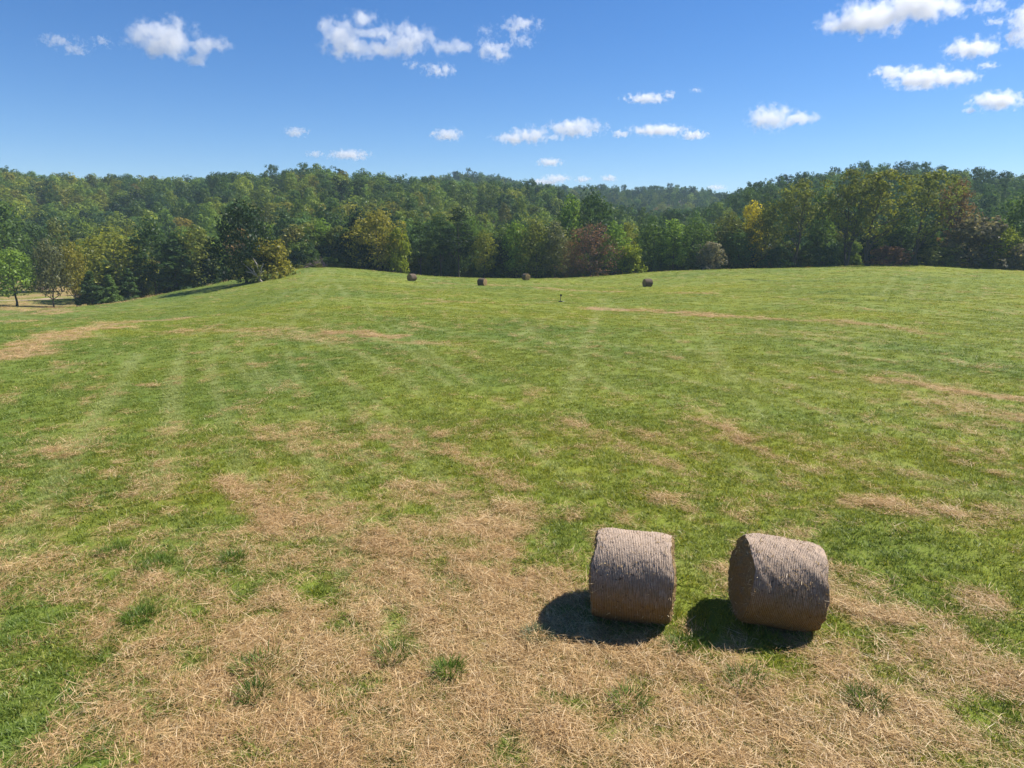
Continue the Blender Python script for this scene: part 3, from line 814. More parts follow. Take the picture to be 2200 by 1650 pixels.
def make_tree(kind, seed, H, W, base, ncl, per, leaf, crad=.15, limbs=9, trunk_r=.22, lean=0.0, multi=1, open_=.0, needle=False, rough=.5):
    """returns (trunk mesh, crown mesh); the crown starts at base*H"""
    rng = np.random.default_rng(seed)
    R = W / 2
    ph = rng.uniform(0, 6.28, 4); lob = rng.uniform(.10, .22, 3)
    if kind == 'pine':
        C, CR = [], []
        tiers = np.linspace(base, .985, 13)
        for h in tiers:
            t = (h - base) / (1 - base)
            rr = R * (.35 + .75 * np.sin(np.pi * min(1, t * .75 + .25))) * (1 - t ** 3 * .75) * rng.uniform(.7, 1.1)
            k = max(2, int(6 * (1 - t * .6)))
            for q in range(k):
                a = rng.uniform(0, 6.28); d = rr * rng.uniform(.35, 1)
                C.append((d * math.cos(a), d * math.sin(a), H * h + rng.normal(0, .02) * H)); CR.append(R * rng.uniform(.28, .44))
        C = np.array(C); CR = np.array(CR); per = per * ncl // len(C); zsq = .42
    elif kind == 'dome':
        i = np.arange(ncl); zf = 1 - 1.65 * (i + .5) / ncl; zf = np.clip(zf + rng.normal(0, .05, ncl), -.7, 1)
        a = i * 2.39996 + rng.normal(0, .16, ncl); q = np.sqrt(np.clip(1 - zf * zf, 0, 1))
        lump = 1 + lob[0] * np.sin(2 * a + ph[0]) + lob[1] * np.sin(3 * a + ph[1] - zf * 4) + lob[2] * np.sin(5 * a + ph[2] + 5 * zf)
        CR = R * crad * 2 * rng.uniform(.7, 1.3, ncl)
        ins = np.where(rng.uniform(0, 1, ncl) < .15, .5, 1.0)
        rr = (R - CR * .6) * q * lump * ins
        hz = H * (1 - base) / 1.65
        C = np.stack([rr * np.cos(a), rr * np.sin(a), H * base + hz * (zf + .65) * (1 + .06 * np.sin(3 * a + ph[3])) - CR * .55 * np.clip(zf, 0, 1)], 1)
        zsq = .8
    else:
        h = rng.beta(1.15, 1.05, ncl); a = rng.uniform(0, 6.283, ncl)
        rad = np.clip(rng.uniform(0, 1, ncl) ** .5, .25, 1) * (1 - crad * .7)
        lump = 1 + lob[0] * np.sin(2 * a + ph[0] + h * 3) + lob[1] * np.sin(3 * a + ph[1] - h * 5) + lob[2] * np.sin(5 * a + ph[2] + 7 * h)
        rr = R * prof(kind, h) * rad * lump
        C = np.stack([rr * np.cos(a), rr * np.sin(a), H * (base + (1 - base) * h * .95) + rng.normal(0, .015 * H, ncl)], 1)
        CR = R * crad * 2 * rng.uniform(.55, 1.25, ncl) * np.clip(.6 + prof(kind, h) * .5, .4, 1.1)
        zsq = .72
        if open_ > 0:
            keep = rng.uniform(0, 1, ncl) > open_ * (h < .45)
            C, CR = C[keep], CR[keep]
    C[:, 0] += lean * C[:, 2] ** 1.3 / H ** .3
    V, F = leaf_quads(rng, C, CR, per, leaf, zsq, .35, needle, rough)
    V[:, 2] = np.maximum(V[:, 2], .05)
    crown = mesh_np("crown", V, F, M["leaf"])
    parts = []
    for m_ in range(multi):
        off = rng.normal(0, .12 * R, 2) * (multi > 1)
        top = .9 if kind in ('pine', 'cone') else .80
        zz = np.linspace(0, H * top, 9)
        bx = np.cumsum(rng.normal(0, .012 * H, 9)) * (kind != 'pine') + lean * zz ** 1.3 / H ** .3
        by = np.cumsum(rng.normal(0, .012 * H, 9)) * (kind != 'pine')
        spread = (zz / H) * 1.6
        P = np.stack([bx - bx[0] + off[0] * spread, by - by[0] + off[1] * spread, zz - .3], 1)
        rad = trunk_r / math.sqrt(multi) * (1 - .82 * np.linspace(0, 1, 9) ** .8); rad[0] *= 1.35
        parts.append(tube(P, rad, 7))
        low = np.argsort(rng.uniform(0, 1, len(C)) + .25 * C[:, 2] / H)[:limbs]
        for ci in low:
            c = C[ci]
            zs = np.clip(c[2] - rng.uniform(.10, .26) * H - .2 * math.hypot(c[0], c[1]), .12 * H, H * (top - .05))
            b = np.array([np.interp(zs, zz, P[:, 0]), np.interp(zs, zz, P[:, 1]), zs])
            r0 = np.interp(zs, zz, rad) * .62
            t = np.linspace(0, 1, 5)[:, None]
            Q = b + (c - b) * t + np.array([0, 0, 1]) * (t * (1 - t)) * -.12 * np.linalg.norm(c - b) + rng.normal(0, .012 * H, (5, 3)) * (t * (1 - t) * 4)
            parts.append(tube(Q, np.linspace(r0, max(.02, r0 * .25), 5), 5))
    tv, tf = merge(parts)
    trunk = mesh_np("trunk", tv, tf, M["bark"], True)
    return trunk, crown

# near prototypes: (trunk, crown, height, width)
P_ = {}
def add_protos(kind, n, H, W, **kw):
    P_[kind] = [(*make_tree(kw.get("shape", kind), 100 + hash_s(kind) + i * 7, H, W, **{k: v for k, v in kw.items() if k != "shape"}), H, W) for i in range(n)]
def hash_s(s): return sum(ord(c) * (i + 3) for i, c in enumerate(s)) % 900
add_protos('oak', 4, 18, 14, shape='dome', base=.12, ncl=80, per=56, leaf=.36, crad=.16, limbs=12, trunk_r=.30)
add_protos('tall', 4, 22, 13, shape='vase', base=.27, ncl=125, per=38, leaf=.30, crad=.115, limbs=18, trunk_r=.42, multi=2, open_=.45)
add_protos('slim', 4, 16, 7.5, shape='dome', base=.16, ncl=60, per=50, leaf=.30, crad=.18, limbs=9, trunk_r=.17)
add_protos('pasture', 3, 14, 9, shape='dome', base=.25, ncl=60, per=50, leaf=.30, crad=.19, limbs=10, trunk_r=.24)
add_protos('cedar', 3, 10, 6, shape='cone', base=.05, ncl=80, per=42, leaf=.27, crad=.13, limbs=6, trunk_r=.14)
add_protos('pine', 3, 22, 8, base=.38, ncl=70, per=46, leaf=.34, limbs=14, trunk_r=.24, needle=True)
add_protos('bush', 4, 7, 7.5, shape='bush', base=.03, ncl=75, per=44, leaf=.26, crad=.14, limbs=8, trunk_r=.10, multi=3)
add_protos('twiggy', 2, 14, 14, shape='bush', base=.04, ncl=120, per=30, leaf=.20, crad=.11, limbs=60, trunk_r=.14, multi=4)
add_protos('leaning', 2, 22, 12, shape='vase', base=.24, ncl=135, per=34, leaf=.30, crad=.11, limbs=16, trunk_r=.42, lean=.10, multi=1, open_=.5)
add_protos('hill_round', 6, 15, 10, shape='dome', base=.12, ncl=40, per=40, leaf=.44, crad=.20, limbs=3, trunk_r=.25, rough=.34)
add_protos('hill_tall', 3, 16, 8, shape='dome', base=.12, ncl=40, per=36, leaf=.42, crad=.20, limbs=3, trunk_r=.22, rough=.34)
add_protos('hill_pine', 3, 18, 7, base=.30, ncl=40, per=34, leaf=.46, limbs=4, trunk_r=.22, needle=True)

TINT = dict(dark=(.012, .024, .010), blue=(.020, .042, .026), deep=(.026, .050, .017), mid=(.046, .082, .022), fresh=(.075, .125, .024), lime=(.16, .21, .022),
            olive=(.073, .090, .022), gold=(.108, .110, .020), yellow=(.40, .37, .03), tan=(.080, .086, .026), rust=(.078, .056, .030),
            plum=(.085, .052, .042), silver=(.19, .19, .15), grey=(.070, .083, .045), mauve=(.075, .074, .052), warm=(.095, .112, .020))
TINT = {k: tuple(c * (1.2 if k in ('yellow', 'lime', 'silver') else 2.2) for c in v) for k, v in TINT.items()}
TN = [0]
def tree(kind, px, Y, top, wpx, tint, label, group, cat="tree", name="tree", loc=None, var=None):
    x, y = loc if loc else at_depth(px, Y)
    z = hgt(x, y)
    protos = P_[kind]; TN[0] += 1
    tr, cr, H, W = protos[(TN[0] * 5 + TN[0] // 3) % len(protos) if var is None else var % len(protos)]
    hh = pz(Y, top) - z
    ww = wpx / FPX * Y
    rnd = random.Random(TN[0] * 13 + 5)
    r = empty(name, (x, y, z), rnd.uniform(0, 6.28) if kind != 'leaning' else rnd.uniform(-.3, .3))
    r.scale = (ww / W, ww / W, hh / H)
    t = link("trunk", tr, r); c = link("crown", cr, r)
    v = rnd.uniform(.88, 1.14); k = TINT[tint]
    c.color = (k[0] * v, k[1] * v, k[2] * v, 1)
    tag(r, label, cat, group)
    return r

GV = "trees on the valley pasture behind the left slope"
GE = "trees along the far edge of the field"
TREES = [
 # valley at the left
 ("pasture", 32, 150, 535, 92, "fresh", "small bright green tree with a clear trunk in the valley pasture, far left", GV),
 ("pasture", 112, 152, 518, 62, "grey", "slender grey green tree with a pale trunk standing on the valley pasture", GV),
 ("pasture", 162, 156, 525, 58, "gold", "slim tree with an orange gold crown beside the slender grey green tree", GV),
 ("oak", 250, 174, 494, 150, "warm", "broad yellow olive tree with rounded crown behind the left slope", GV),
 ("cedar", 196, 152, 582, 64, "deep", "low dark green cedar at the foot of the field slope, leftmost cedar", GV),
 ("cedar", 236, 155, 590, 52, "mid", "low green cedar beneath the broad yellow olive tree", GV),
 ("cedar", 278, 160, 578, 60, "deep", "dark cedar right of the broad yellow olive tree's trunk", GV),
 ("slim", 334, 172, 476, 84, "deep", "tall dark narrow crowned tree between the yellow olive tree and the fluffy olive cedar", GV),
 ("cedar", 382, 170, 497, 120, "deep", "large fluffy dark olive cedar beyond the left slope", GV),
 ("slim", 432, 172, 486, 78, "olive", "olive tree with a yellow tinged top behind the large fluffy cedar", GV),
 ("cedar", 455, 172, 520, 70, "dark", "dark evergreen squeezed in left of the big black green tree", GV),
 ("oak", 532, 143, 438, 128, "dark", "big black green tree at the corner where the left slope meets the treeline", GE),
 ("bush", 588, 143, 513, 92, "gold", "rounded golden olive bush at the slope top, beside the big black green tree", GE),
 ("bush", 545, 140, 556, 70, "olive", "low dusky bush with dead limbs beneath the big black green tree", GE),
 ("slim", 30, 186, 440, 88, "mid", "tall green tree at the left picture edge behind the pasture", GV),
 ("slim", 135, 205, 470, 54, "olive", "pointed olive tree rising behind the pasture trees", GV),
 ("oak", 88, 200, 478, 80, "deep", "dark rounded tree behind the slender pasture tree", GV),
 # edge of the field, left to middle
 ("slim", 640, 186, 485, 66, "tan", "thin tan leaved tree behind the golden olive bush", GE),
 ("slim", 668, 192, 480, 50, "olive", "olive brown tree with a dark straight trunk above the brush pile", GE),
 ("slim", 700, 190, 475, 56, "fresh", "fresh green slender tree above the brush pile", GE),
 ("slim", 733, 188, 488, 50, "olive", "narrow olive tree right of the fresh green slender tree", GE),
 ("cedar", 768, 184, 462, 84, "dark", "dark evergreen left of the big golden olive tree", GE),
 ("oak", 816, 180, 453, 116, "gold", "big golden olive tree at the middle left of the field edge", GE),
 ("bush", 862, 177, 490, 62, "lime", "bright yellow green tree hanging down to the grass, right flank of the golden olive tree", GE),
 ("pine", 905, 184, 470, 64, "deep", "dark pine just right of the bright yellow green tree", GE),
 ("pine", 948, 186, 460, 74, "deep", "dark pine behind the leftmost distant hay bale, second right of the yellow green tree", GE),
 ("pine", 986, 184, 448, 80, "dark", "tallest dark pine left of the middle of the field edge", GE),
 ("oak", 1012, 190, 462, 70, "mid", "mid green tree behind the bale that is second from left", GE),
 ("slim", 1040, 182, 500, 52, "warm", "yellowish young tree at the field edge above the second distant bale", GE),
 ("oak", 1078, 188, 510, 70, "dark", "low dark tree between the yellowish young tree and the lime topped tree", GE),
 ("slim", 1108, 184, 476, 56, "fresh", "lime topped slender tree above the smallest distant bale", GE),
 ("oak", 1152, 183, 472, 88, "olive", "olive tree with shaggy crown right of the smallest distant bale", GE),
 ("slim", 1192, 182, 478, 64, "grey", "vine hung grey green tree left of the red brown tree", GE),
 ("oak", 1265, 202, 411, 112, "deep", "tallest dark green tree in the middle, rising behind the red brown tree", GE),
 ("slim", 1222, 198, 428, 62, "fresh", "yellow green tree at the left shoulder of the tallest dark green tree", GE),
 ("twiggy", 1268, 178, 478, 126, "plum", "red brown almost leafless tree in the middle of the field edge", GE),
 ("twiggy", 1228, 180, 512, 62, "rust", "smaller brown twiggy tree left of the red brown tree", GE),
 ("slim", 1316, 183, 482, 60, "fresh", "light green tree right behind the red brown tree", GE),
 ("slim", 1342, 190, 482, 52, "warm", "yellow tinged tree right of the light green tree", GE),
 ("bush", 1350, 180, 524, 66, "lime", "yellow green bushy tree at the foot of the rise, right of the red brown tree", GE),
 ("oak", 1398, 185, 480, 74, "mid", "green tree above the lone distant bale", GE),
 ("slim", 1442, 184, 474, 62, "fresh", "pale green pointed tree right of the lone distant bale", GE),
 ("oak", 1490, 186, 472, 88, "mid", "green tree with drooping sprays left of the silver leaved bush", GE),
 ("bush", 1520, 181, 520, 62, "silver", "silvery white flecked bush on the field edge right of centre", GE),
 ("oak", 1562, 188, 462, 82, "olive", "dark olive tree left of the yellow topped tree", GE),
 ("slim", 1605, 190, 434, 56, "yellow", "tree with a bright yellow top, the only yellow one on the field edge", GE),
 ("slim", 1636, 186, 442, 60, "olive", "olive tree right of the bright yellow topped tree", GE),
 ("tall", 1700, 183, 385, 104, "olive", "tall open olive tree at the left end of the high right group", GE),
 ("slim", 1754, 190, 408, 60, "mid", "narrow mid green tree left of the highest double crowned tree", GE),
 ("tall", 1812, 180, 360, 124, "olive", "highest tree at right, straight dark trunk and open olive crown", GE),
 ("leaning", 1858, 179, 361, 124, "warm", "high tree with a trunk leaning right, right half of the highest double crown", GE),
 ("slim", 1924, 190, 450, 64, "deep", "dark green tree filling the gap between the two highest crowns", GE),
 ("leaning", 1962, 180, 362, 116, "olive", "high open tree with thin rising trunks right of the highest double crown", GE),
 ("tall", 2030, 183, 386, 90, "rust", "rusty tinged tree at the right shoulder of the high group", GE),
 ("bush", 2082, 177, 463, 138, "mauve", "rounded vine covered grey mauve tree near the right picture edge", GE),
 ("slim", 2142, 173, 490, 72, "lime", "small yellow green tree right of the vine covered grey mauve tree", GE),
 ("oak", 2184, 178, 418, 112, "mid", "green tree at the right picture edge behind the small yellow green tree", GE),
 ("bush", 2192, 168, 522, 70, "mauve", "low dusty bush at the right picture edge", GE),
 ("bush", 1760, 180, 532, 80, "deep", "dark thicket bush at the foot of the narrow mid green tree", GE),
 ("bush", 1668, 181, 530, 70, "deep", "dark thicket bush at the foot of the tall open olive tree", GE),
 ("bush", 1905, 178, 528, 84, "plum", "brownish thicket bush beneath the leaning high tree", GE),
 ("bush", 2010, 178, 530, 80, "olive", "olive thicket bush beneath the rusty tinged tree", GE),
 ("bush", 790, 178, 520, 60, "dark", "dark thicket bush beneath the dark evergreen left of the golden olive tree", GE),
 ("slim", 1580, 184, 495, 54, "mid", "young green tree in front of the dark olive tree", GE),
]
for t in TREES:
    nm = {"cedar": "cedar_tree", "pine": "pine_tree", "bush": "bush", "twiggy": "twiggy_tree"}.get(t[0], "broadleaf_tree")
    cat = {"bush": "bush"}.get(t[0], "tree")
    if "tree" in t[6].split("bush")[0] and t[0] == "bush" and "bush" not in t[6]: nm, cat = "broadleaf_tree", "tree"
    tree(*t, cat=cat, name=nm)

# ---- the wooded hills
def hill_points(rng):
    """tree positions on the hills, nearest first"""
    out = []
    def fill(Y0, Y1, dens, px0=-350, px1=2600):
        n = int((Y1 ** 2 - Y0 ** 2) / 2 * (px1 - px0) / FPX * dens)
        Y = np.sqrt(rng.uniform(Y0 ** 2, Y1 ** 2, n)); px = rng.uniform(px0, px1, n)
        return np.stack([(px - 1100) / FPX * Y, Y], 1), px
    A, px = fill(205, 570, 1 / 42.0)
    Y = A[:, 1]
    edge = np.interp(px, [-400, 0, 170, 335, 520, 640, 2200, 2600], [238, 238, 232, 215, 200, 206, 206, 206])
    ok = Y > edge
    out.append(A[ok])
    B, px = fill(640, 1030, 1 / 120.0, 650, 1800)
    out.append(B)
    return np.vstack(out)
LANDMARKS = [(30, "above the far left pasture"), (160, "above the slender pasture tree"), (280, "above the broad yellow olive tree"), (410, "above the fluffy cedar"), (530, "above the black green tree"),
             (640, "above the brush pile"), (760, "left of the golden olive tree"), (840, "above the golden olive tree"), (960, "above the dark pines"), (1070, "above the second distant bale"),
             (1160, "above the smallest distant bale"), (1260, "beside the tallest middle tree"), (1340, "above the red brown tree"), (1420, "above the lone distant bale"), (1520, "above the silvery bush"),
             (1605, "behind the yellow topped tree"), (1700, "behind the open olive tree"), (1840, "behind the double crown"), (1970, "behind the thin trunked tree"), (2080, "above the vine covered tree"), (2180, "at the right edge")]
def hills():
    rng = np.random.default_rng(77)
    P = hill_points(rng)
    # thin out crowds: keep crowns about 5 m apart
    P = P[np.argsort(P[:, 1])]
    cell = {}
    keep = []
    for i, (x, y) in enumerate(P):
        md = 7.2 if y < 600 else 7.5
        cx, cy = int(x // md), int(y // md); good = True
        for a in (-1, 0, 1):
            for b in (-1, 0, 1):
                for j in cell.get((cx + a, cy + b), ()):
                    if (P[j, 0] - x) ** 2 + (P[j, 1] - y) ** 2 < md * md: good = False; break
                if not good: break
            if not good: break
        if good: keep.append(i); cell.setdefault((cx, cy), []).append(i)
    P = P[keep]
    x, y = P[:, 0], P[:, 1]; z = height(x, y); n = len(P)
    px = 1100 + FPX * x / (y * .995)
    right = px > 1560
    pineish = np.where(right, .40, .10) + np.where((px > 1280) & (px < 1620), .3, 0) + np.where(y > 600, .25, 0)
    sel = rng.uniform(0, 1, n)
    kind = np.where(sel < pineish * smooth01(.35, .6, fbm(x * .02, y * .02, 66, 3) + (sel < .08)), 2, np.where(rng.uniform(0, 1, n) < .3, 1, 0))
    hs = np.clip(rng.normal(1, .10, n), .7, 1.22) * np.where(kind == 2, 1.05, .95)
    ws = np.clip(rng.normal(1.0, .16, n), .65, 1.45)
    # no tree stands above the ridge line seen in the photograph by more than its own ragged top
    want = np.where(y < 620, np.interp(px, SKY_NEAR[:, 0], SKY_NEAR[:, 1]), np.interp(px, SKY_FAR[:, 0], SKY_FAR[:, 1])) - 3 - np.abs(rng.normal(0, 2.6, n)) - np.where((kind == 2) & right, rng.uniform(0, 9, n), 0)
    hcap = (CAM_H + (HZ - want) * y / FPX - z) / np.where(kind == 2, 18.0, np.where(kind == 1, 16.0, 15.0))
    ws = ws * np.where(hcap < hs, np.clip(.55 + .45 * hcap / hs, .6, 1), 1)
    hs = np.minimum(hs, hcap)
    good = hs > .40
    x, y, z, px, kind, hs, ws, right = (q[good] for q in (x, y, z, px, kind, hs, ws, right)); n = len(x)
    # visible share: project tops and test against a horizon built from nearer trees
    tops = 501 - FPX * (z + 15 * hs - CAM_H) / y
    colh = np.full(3600, 900.0); seen = np.zeros(n)
    edge_tops = {}
    for t in TREES:
        c0, c1 = int(t[1] - t[4] * .4) + 700, int(t[1] + t[4] * .4) + 700
        colh[c0:c1] = np.minimum(colh[c0:c1], t[3] + 6)
    base = np.interp(np.arange(3600) - 700, [0, 170, 335, 520, 640, 900, 1200, 1500, 1850, 2200], [655, 655, 627, 597, 572, 590, 597, 577, 570, 580])
    colh = np.minimum(colh, base)
    wpx = 10 * ws * FPX / y
    for i in range(n):
        c0, c1 = int(px[i] - wpx[i] / 2) + 700, int(px[i] + wpx[i] / 2) + 700
        c0, c1 = max(c0, 0), min(max(c1, c0 + 1), 3600)
        if c1 <= c0: continue
        vis = np.clip(colh[c0:c1] - tops[i], 0, None)
        ip = (np.arange(c0, c1) - 700 >= 0) & (np.arange(c0, c1) - 700 < 2200)
        seen[i] = (vis * ip).sum()
        colh[c0:c1] = np.minimum(colh[c0:c1], tops[i] + 4)
    tint = np.clip(.42 + (fbm(x * .018, y * .018, 88, 3) - .5) * .9 + rng.normal(0, .18, n) - np.where(right, .08, 0), 0, .86)
    tint = np.where(kind == 2, rng.uniform(0, .22, n), tint)
    odd = rng.uniform(0, 1, n); tint = np.where((odd > .991) & (kind != 2), rng.uniform(.9, 1, n), tint)
    val = np.clip(rng.normal(1.14, .26, n), .55, 1.7)
    order = np.argsort(-seen)
    indiv = set(order[:225].tolist())
    kn = ['hill_round', 'hill_tall', 'hill_pine']
    stops = FOREST_STOPS
    for i in sorted(indiv):
        k = int(kind[i]); tr, cr, H, W = P_[kn[k]][i % len(P_[kn[k]])]
        nm = ["broadleaf_tree", "broadleaf_tree", "pine_tree"][k]
        r = empty(nm, (x[i], y[i], z[i]), rng.uniform(0, 6.28)); r.scale = (ws[i], ws[i], hs[i])
        link("trunk", tr, r); c = link("crown", cr, r)
        c.color = tuple(float(val[i] * np.interp(tint[i], [s[0] for s in stops], [s[1][q] for s in stops])) for q in range(3)) + (1,)
        side = "right wooded hill" if px[i] > 1560 else ("middle woods" if px[i] > 1260 else "left wooded hill")
        up = (z[i] - 2) / max(np.interp(px[i], [-100, 640, 1200, 1400, 1850, 2300], [30, 30, 14, 8, 32, 24]), 1)
        zone = "high on" if up > .68 else ("midway up" if up > .3 else "low on")
        lm = min(LANDMARKS, key=lambda q: abs(q[0] - px[i]))[1]
        look = "dark pine" if k == 2 else ("rusty tree" if tint[i] > .9 else ("yellow olive tree" if tint[i] > .66 else ("dark green tree" if tint[i] < .3 else "green tree")))
        form = "" if k == 2 else ("narrow " if k == 1 else "round ")
        lab = form + look + " " + zone + " " + side + " " + lm
        tag(r, lab, "tree", "forest trees: " + lab)
    rest = np.array([i for i in range(n) if i not in indiv])
    kinds = kind[rest]
    protos = [proto("forest_crown", cr) for q in kn for (tr, cr, H, W) in P_[q]]
    # same crowns with the forest's own leaf material
    pr = []
    for p in protos:
        me = p.data.copy(); me.materials.clear(); me.materials.append(M["forest"]); pr.append(proto("forest_crown", me))
    cnt = [len(P_[q]) for q in kn]; off = np.cumsum([0] + cnt[:-1])
    idx = off[kinds] + rng.integers(0, 1000, len(rest)) % np.array(cnt)[kinds]
    scatter("forest", np.stack([x[rest], y[rest], z[rest]], 1), np.stack([np.zeros(len(rest)), np.zeros(len(rest)), rng.uniform(0, 6.28, len(rest))], 1),
            np.stack([ws[rest], ws[rest], hs[rest]], 1), idx, dict(tint=tint[rest], val=val[rest]), pr)
    print("hill trees", n, "single", len(indiv))
hills()

# ---- undergrowth that closes the foot of the treeline
def undergrowth():
    rng = np.random.default_rng(5)
    pr = []
    for (tr, cr, H, W) in P_['bush']:
        me = cr.copy(); me.materials.clear(); me.materials.append(M["forest"]); pr.append(proto("undergrowth_clump", me))
    pts, scl = [], []
    def row(px0, px1, n, y0, y1, h0, h1, w0=.5, w1=1.0):
        for _ in range(n):
            px = rng.uniform(px0, px1)
            Yb = np.interp(px, [-200, 165, 335, 520, 640, 760, 900, 1200, 1850, 2200, 2400], [170, 154, 162, 172, 176, 178, 180, 184, 184, 176, 172])
            Y = Yb + rng.uniform(y0, y1)
            x, yy = at_depth(px, Y)
            s = rng.uniform(h0, h1); pts.append((x, yy)); scl.append((rng.uniform(w0, w1) * (.5 + s * .6), 0, s))
    row(640, 2350, 170, 2, 16, .35, 1.0)
    row(640, 2350, 150, 8, 24, .7, 1.6)
    row(170, 640, 55, 4, 40, .5, 1.3)
    row(1100, 1660, 45, 6, 22, 1.0, 2.2); row(1660, 2350, 50, 10, 24, .7, 1.2)
    row(640, 780, 22, -4, 1, .10, .2, .35, .6)
    row(2080, 2320, 40, -6, 2, .10, .24, .3, .6)
    pts = np.array(pts); z = height(pts[:, 0], pts[:, 1])
    scl = np.array([(a, a, c) for a, b, c in scl]); n = len(pts)
    tint = np.clip(rng.normal(.35, .25, n), 0, .98)
    tint[-62:] = rng.uniform(.7, .9, 62)
    scatter("undergrowth", np.stack([pts[:, 0], pts[:, 1], z], 1), np.stack([np.zeros(n), np.zeros(n), rng.uniform(0, 6.28, n)], 1), scl,
            rng.integers(0, len(pr), n), dict(tint=tint, val=np.clip(rng.normal(.85, .2, n), .4, 1.3)), pr)
undergrowth()

# ---- dead wood
def dead_limbs():
    rng = np.random.default_rng(2)
    x, y = at_depth(548, 138.5); z = hgt(x, y)
    r = empty("fallen_limb", (x, y, z))
    parts = []
    for a, b in [((1.5, 0, .2), (-2.2, -.5, 4.2)), ((1.2, .2, 1.8), (.4, -.6, 4.6)), ((.8, -.2, 1.0), (-.2, -.8, 3.2)), ((1.0, 0, .4), (2.2, -.6, 3.8)), ((.2, -.1, 1.6), (-1.2, -1.0, 2.2))]:
        a, b = np.array(a), np.array(b); t = np.linspace(0, 1, 7)[:, None]
        Q = a + (b - a) * t + np.array([0, 0, .7]) * t * (1 - t) + rng.normal(0, .10, (7, 3)) * t
        parts.append(tube(Q, np.linspace(.17, .05, 7), 6))
    v, f = merge(parts)
    link("bare_branch", mesh_np("bare_branch", v, f, M["dead"], True), r)
    tag(r, "pale bare fallen limb lying against the golden olive bush", "dead branch")
    x, y = at_depth(686, 177.0); z = hgt(x, y)
    parts = []
    for _ in range(170):
        a = np.array([rng.normal(0, 1.7), rng.normal(0, .8), rng.uniform(0, 1.0)]); th = rng.uniform(0, 6.28); el = rng.uniform(-.2, .9); ln = rng.uniform(.8, 2.4)
        d = np.array([math.cos(th) * math.cos(el), math.sin(th) * math.cos(el), math.sin(el)]) * ln
        t = np.linspace(0, 1, 4)[:, None]
        Q = a + d * t + rng.normal(0, .08, (4, 3)); Q[:, 2] = np.maximum(Q[:, 2], .05)
        Q[:, 2] *= np.exp(-(Q[:, 0] / 3.2) ** 2)[:] * 1.1
        parts.append(tube(Q, np.linspace(.06, .025, 4), 4))
    v, f = merge(parts)
    o = link("brush_pile", mesh_np("brush_pile", v, f, M["twig"])); o.location = (x, y, z)
    tag(o, "grey mauve pile of cut brush at the field edge right of the golden olive bush", "brush pile")
    x, y = ground_at(85, 622); z = hgt(x, y)
    parts = []
    for _ in range(60):
        a = np.array([rng.normal(0, 1.8), rng.normal(0, .7), rng.uniform(0, .4)]); th = rng.uniform(0, 6.28); ln = rng.uniform(.8, 2.6)
        d = np.array([math.cos(th), math.sin(th), rng.uniform(-.1, .5)]) * ln
        t = np.linspace(0, 1, 4)[:, None]; Q = a + d * t; Q[:, 2] = np.clip(Q[:, 2], .05, 1.1)
        parts.append(tube(Q, np.linspace(.08, .03, 4), 4))
    v, f = merge(parts)
    o = link("brush_pile", mesh_np("brush_pile", v, f, M["twig"])); o.location = (x, y, z)
    tag(o, "low brown brush pile on the valley pasture between the first two pasture trees", "brush pile")
dead_limbs()

# ------------------------------------------------------------------ clouds
def mat_cloud(name, lobes, size, dens, wisp, seed):
    m, n, l = new_mat(name)
    tc = N(n, "ShaderNodeTexCoord"); ob = tc.outputs["Object"]
    best = None
    for c, r in lobes:
        mp = N(n, "ShaderNodeVectorMath", operation='SUBTRACT'); l.new(ob, mp.inputs[0]); mp.inputs[1].default_value = c
        dv = N(n, "ShaderNodeVectorMath", operation='DIVIDE'); l.new(mp.outputs[0], dv.inputs[0]); dv.inputs[1].default_value = r
        ln = N(n, "ShaderNodeVectorMath", operation='LENGTH'); l.new(dv.outputs[0], ln.inputs[0])
        v = math_n(n, l, 'SUBTRACT', 1.0, ln.outputs["Value"])
        best = v if best is None else math_n(n, l, 'MAXIMUM', best, v)
    ad = N(n, "ShaderNodeVectorMath", operation='ADD'); l.new(ob, ad.inputs[0]); ad.inputs[1].default_value = (seed * 977.0, seed * 311.0, seed * 59.0)
    nz = noise(n, l, 2.2 / size, 7, .64, ad.outputs[0])
    f = math_n(n, l, 'ADD', best, math_n(n, l, 'MULTIPLY', math_n(n, l, 'SUBTRACT', nz, .5 + .07 * wisp), 4.4 + 1.5 * wisp))
    f = math_n(n, l, 'MULTIPLY', math_n(n, l, 'SUBTRACT', f, .10), 2.2, True)
    b = N(n, "ShaderNodeVolumePrincipled")
    b.inputs["Color"].default_value = (1, 1, 1, 1); b.inputs["Anisotropy"].default_value = .3
    l.new(math_n(n, l, 'MULTIPLY', f, dens), b.inputs["Density"])
    o = N(n, "ShaderNodeOutputMaterial"); l.new(b.outputs[0], o.inputs["Volume"])
    return m

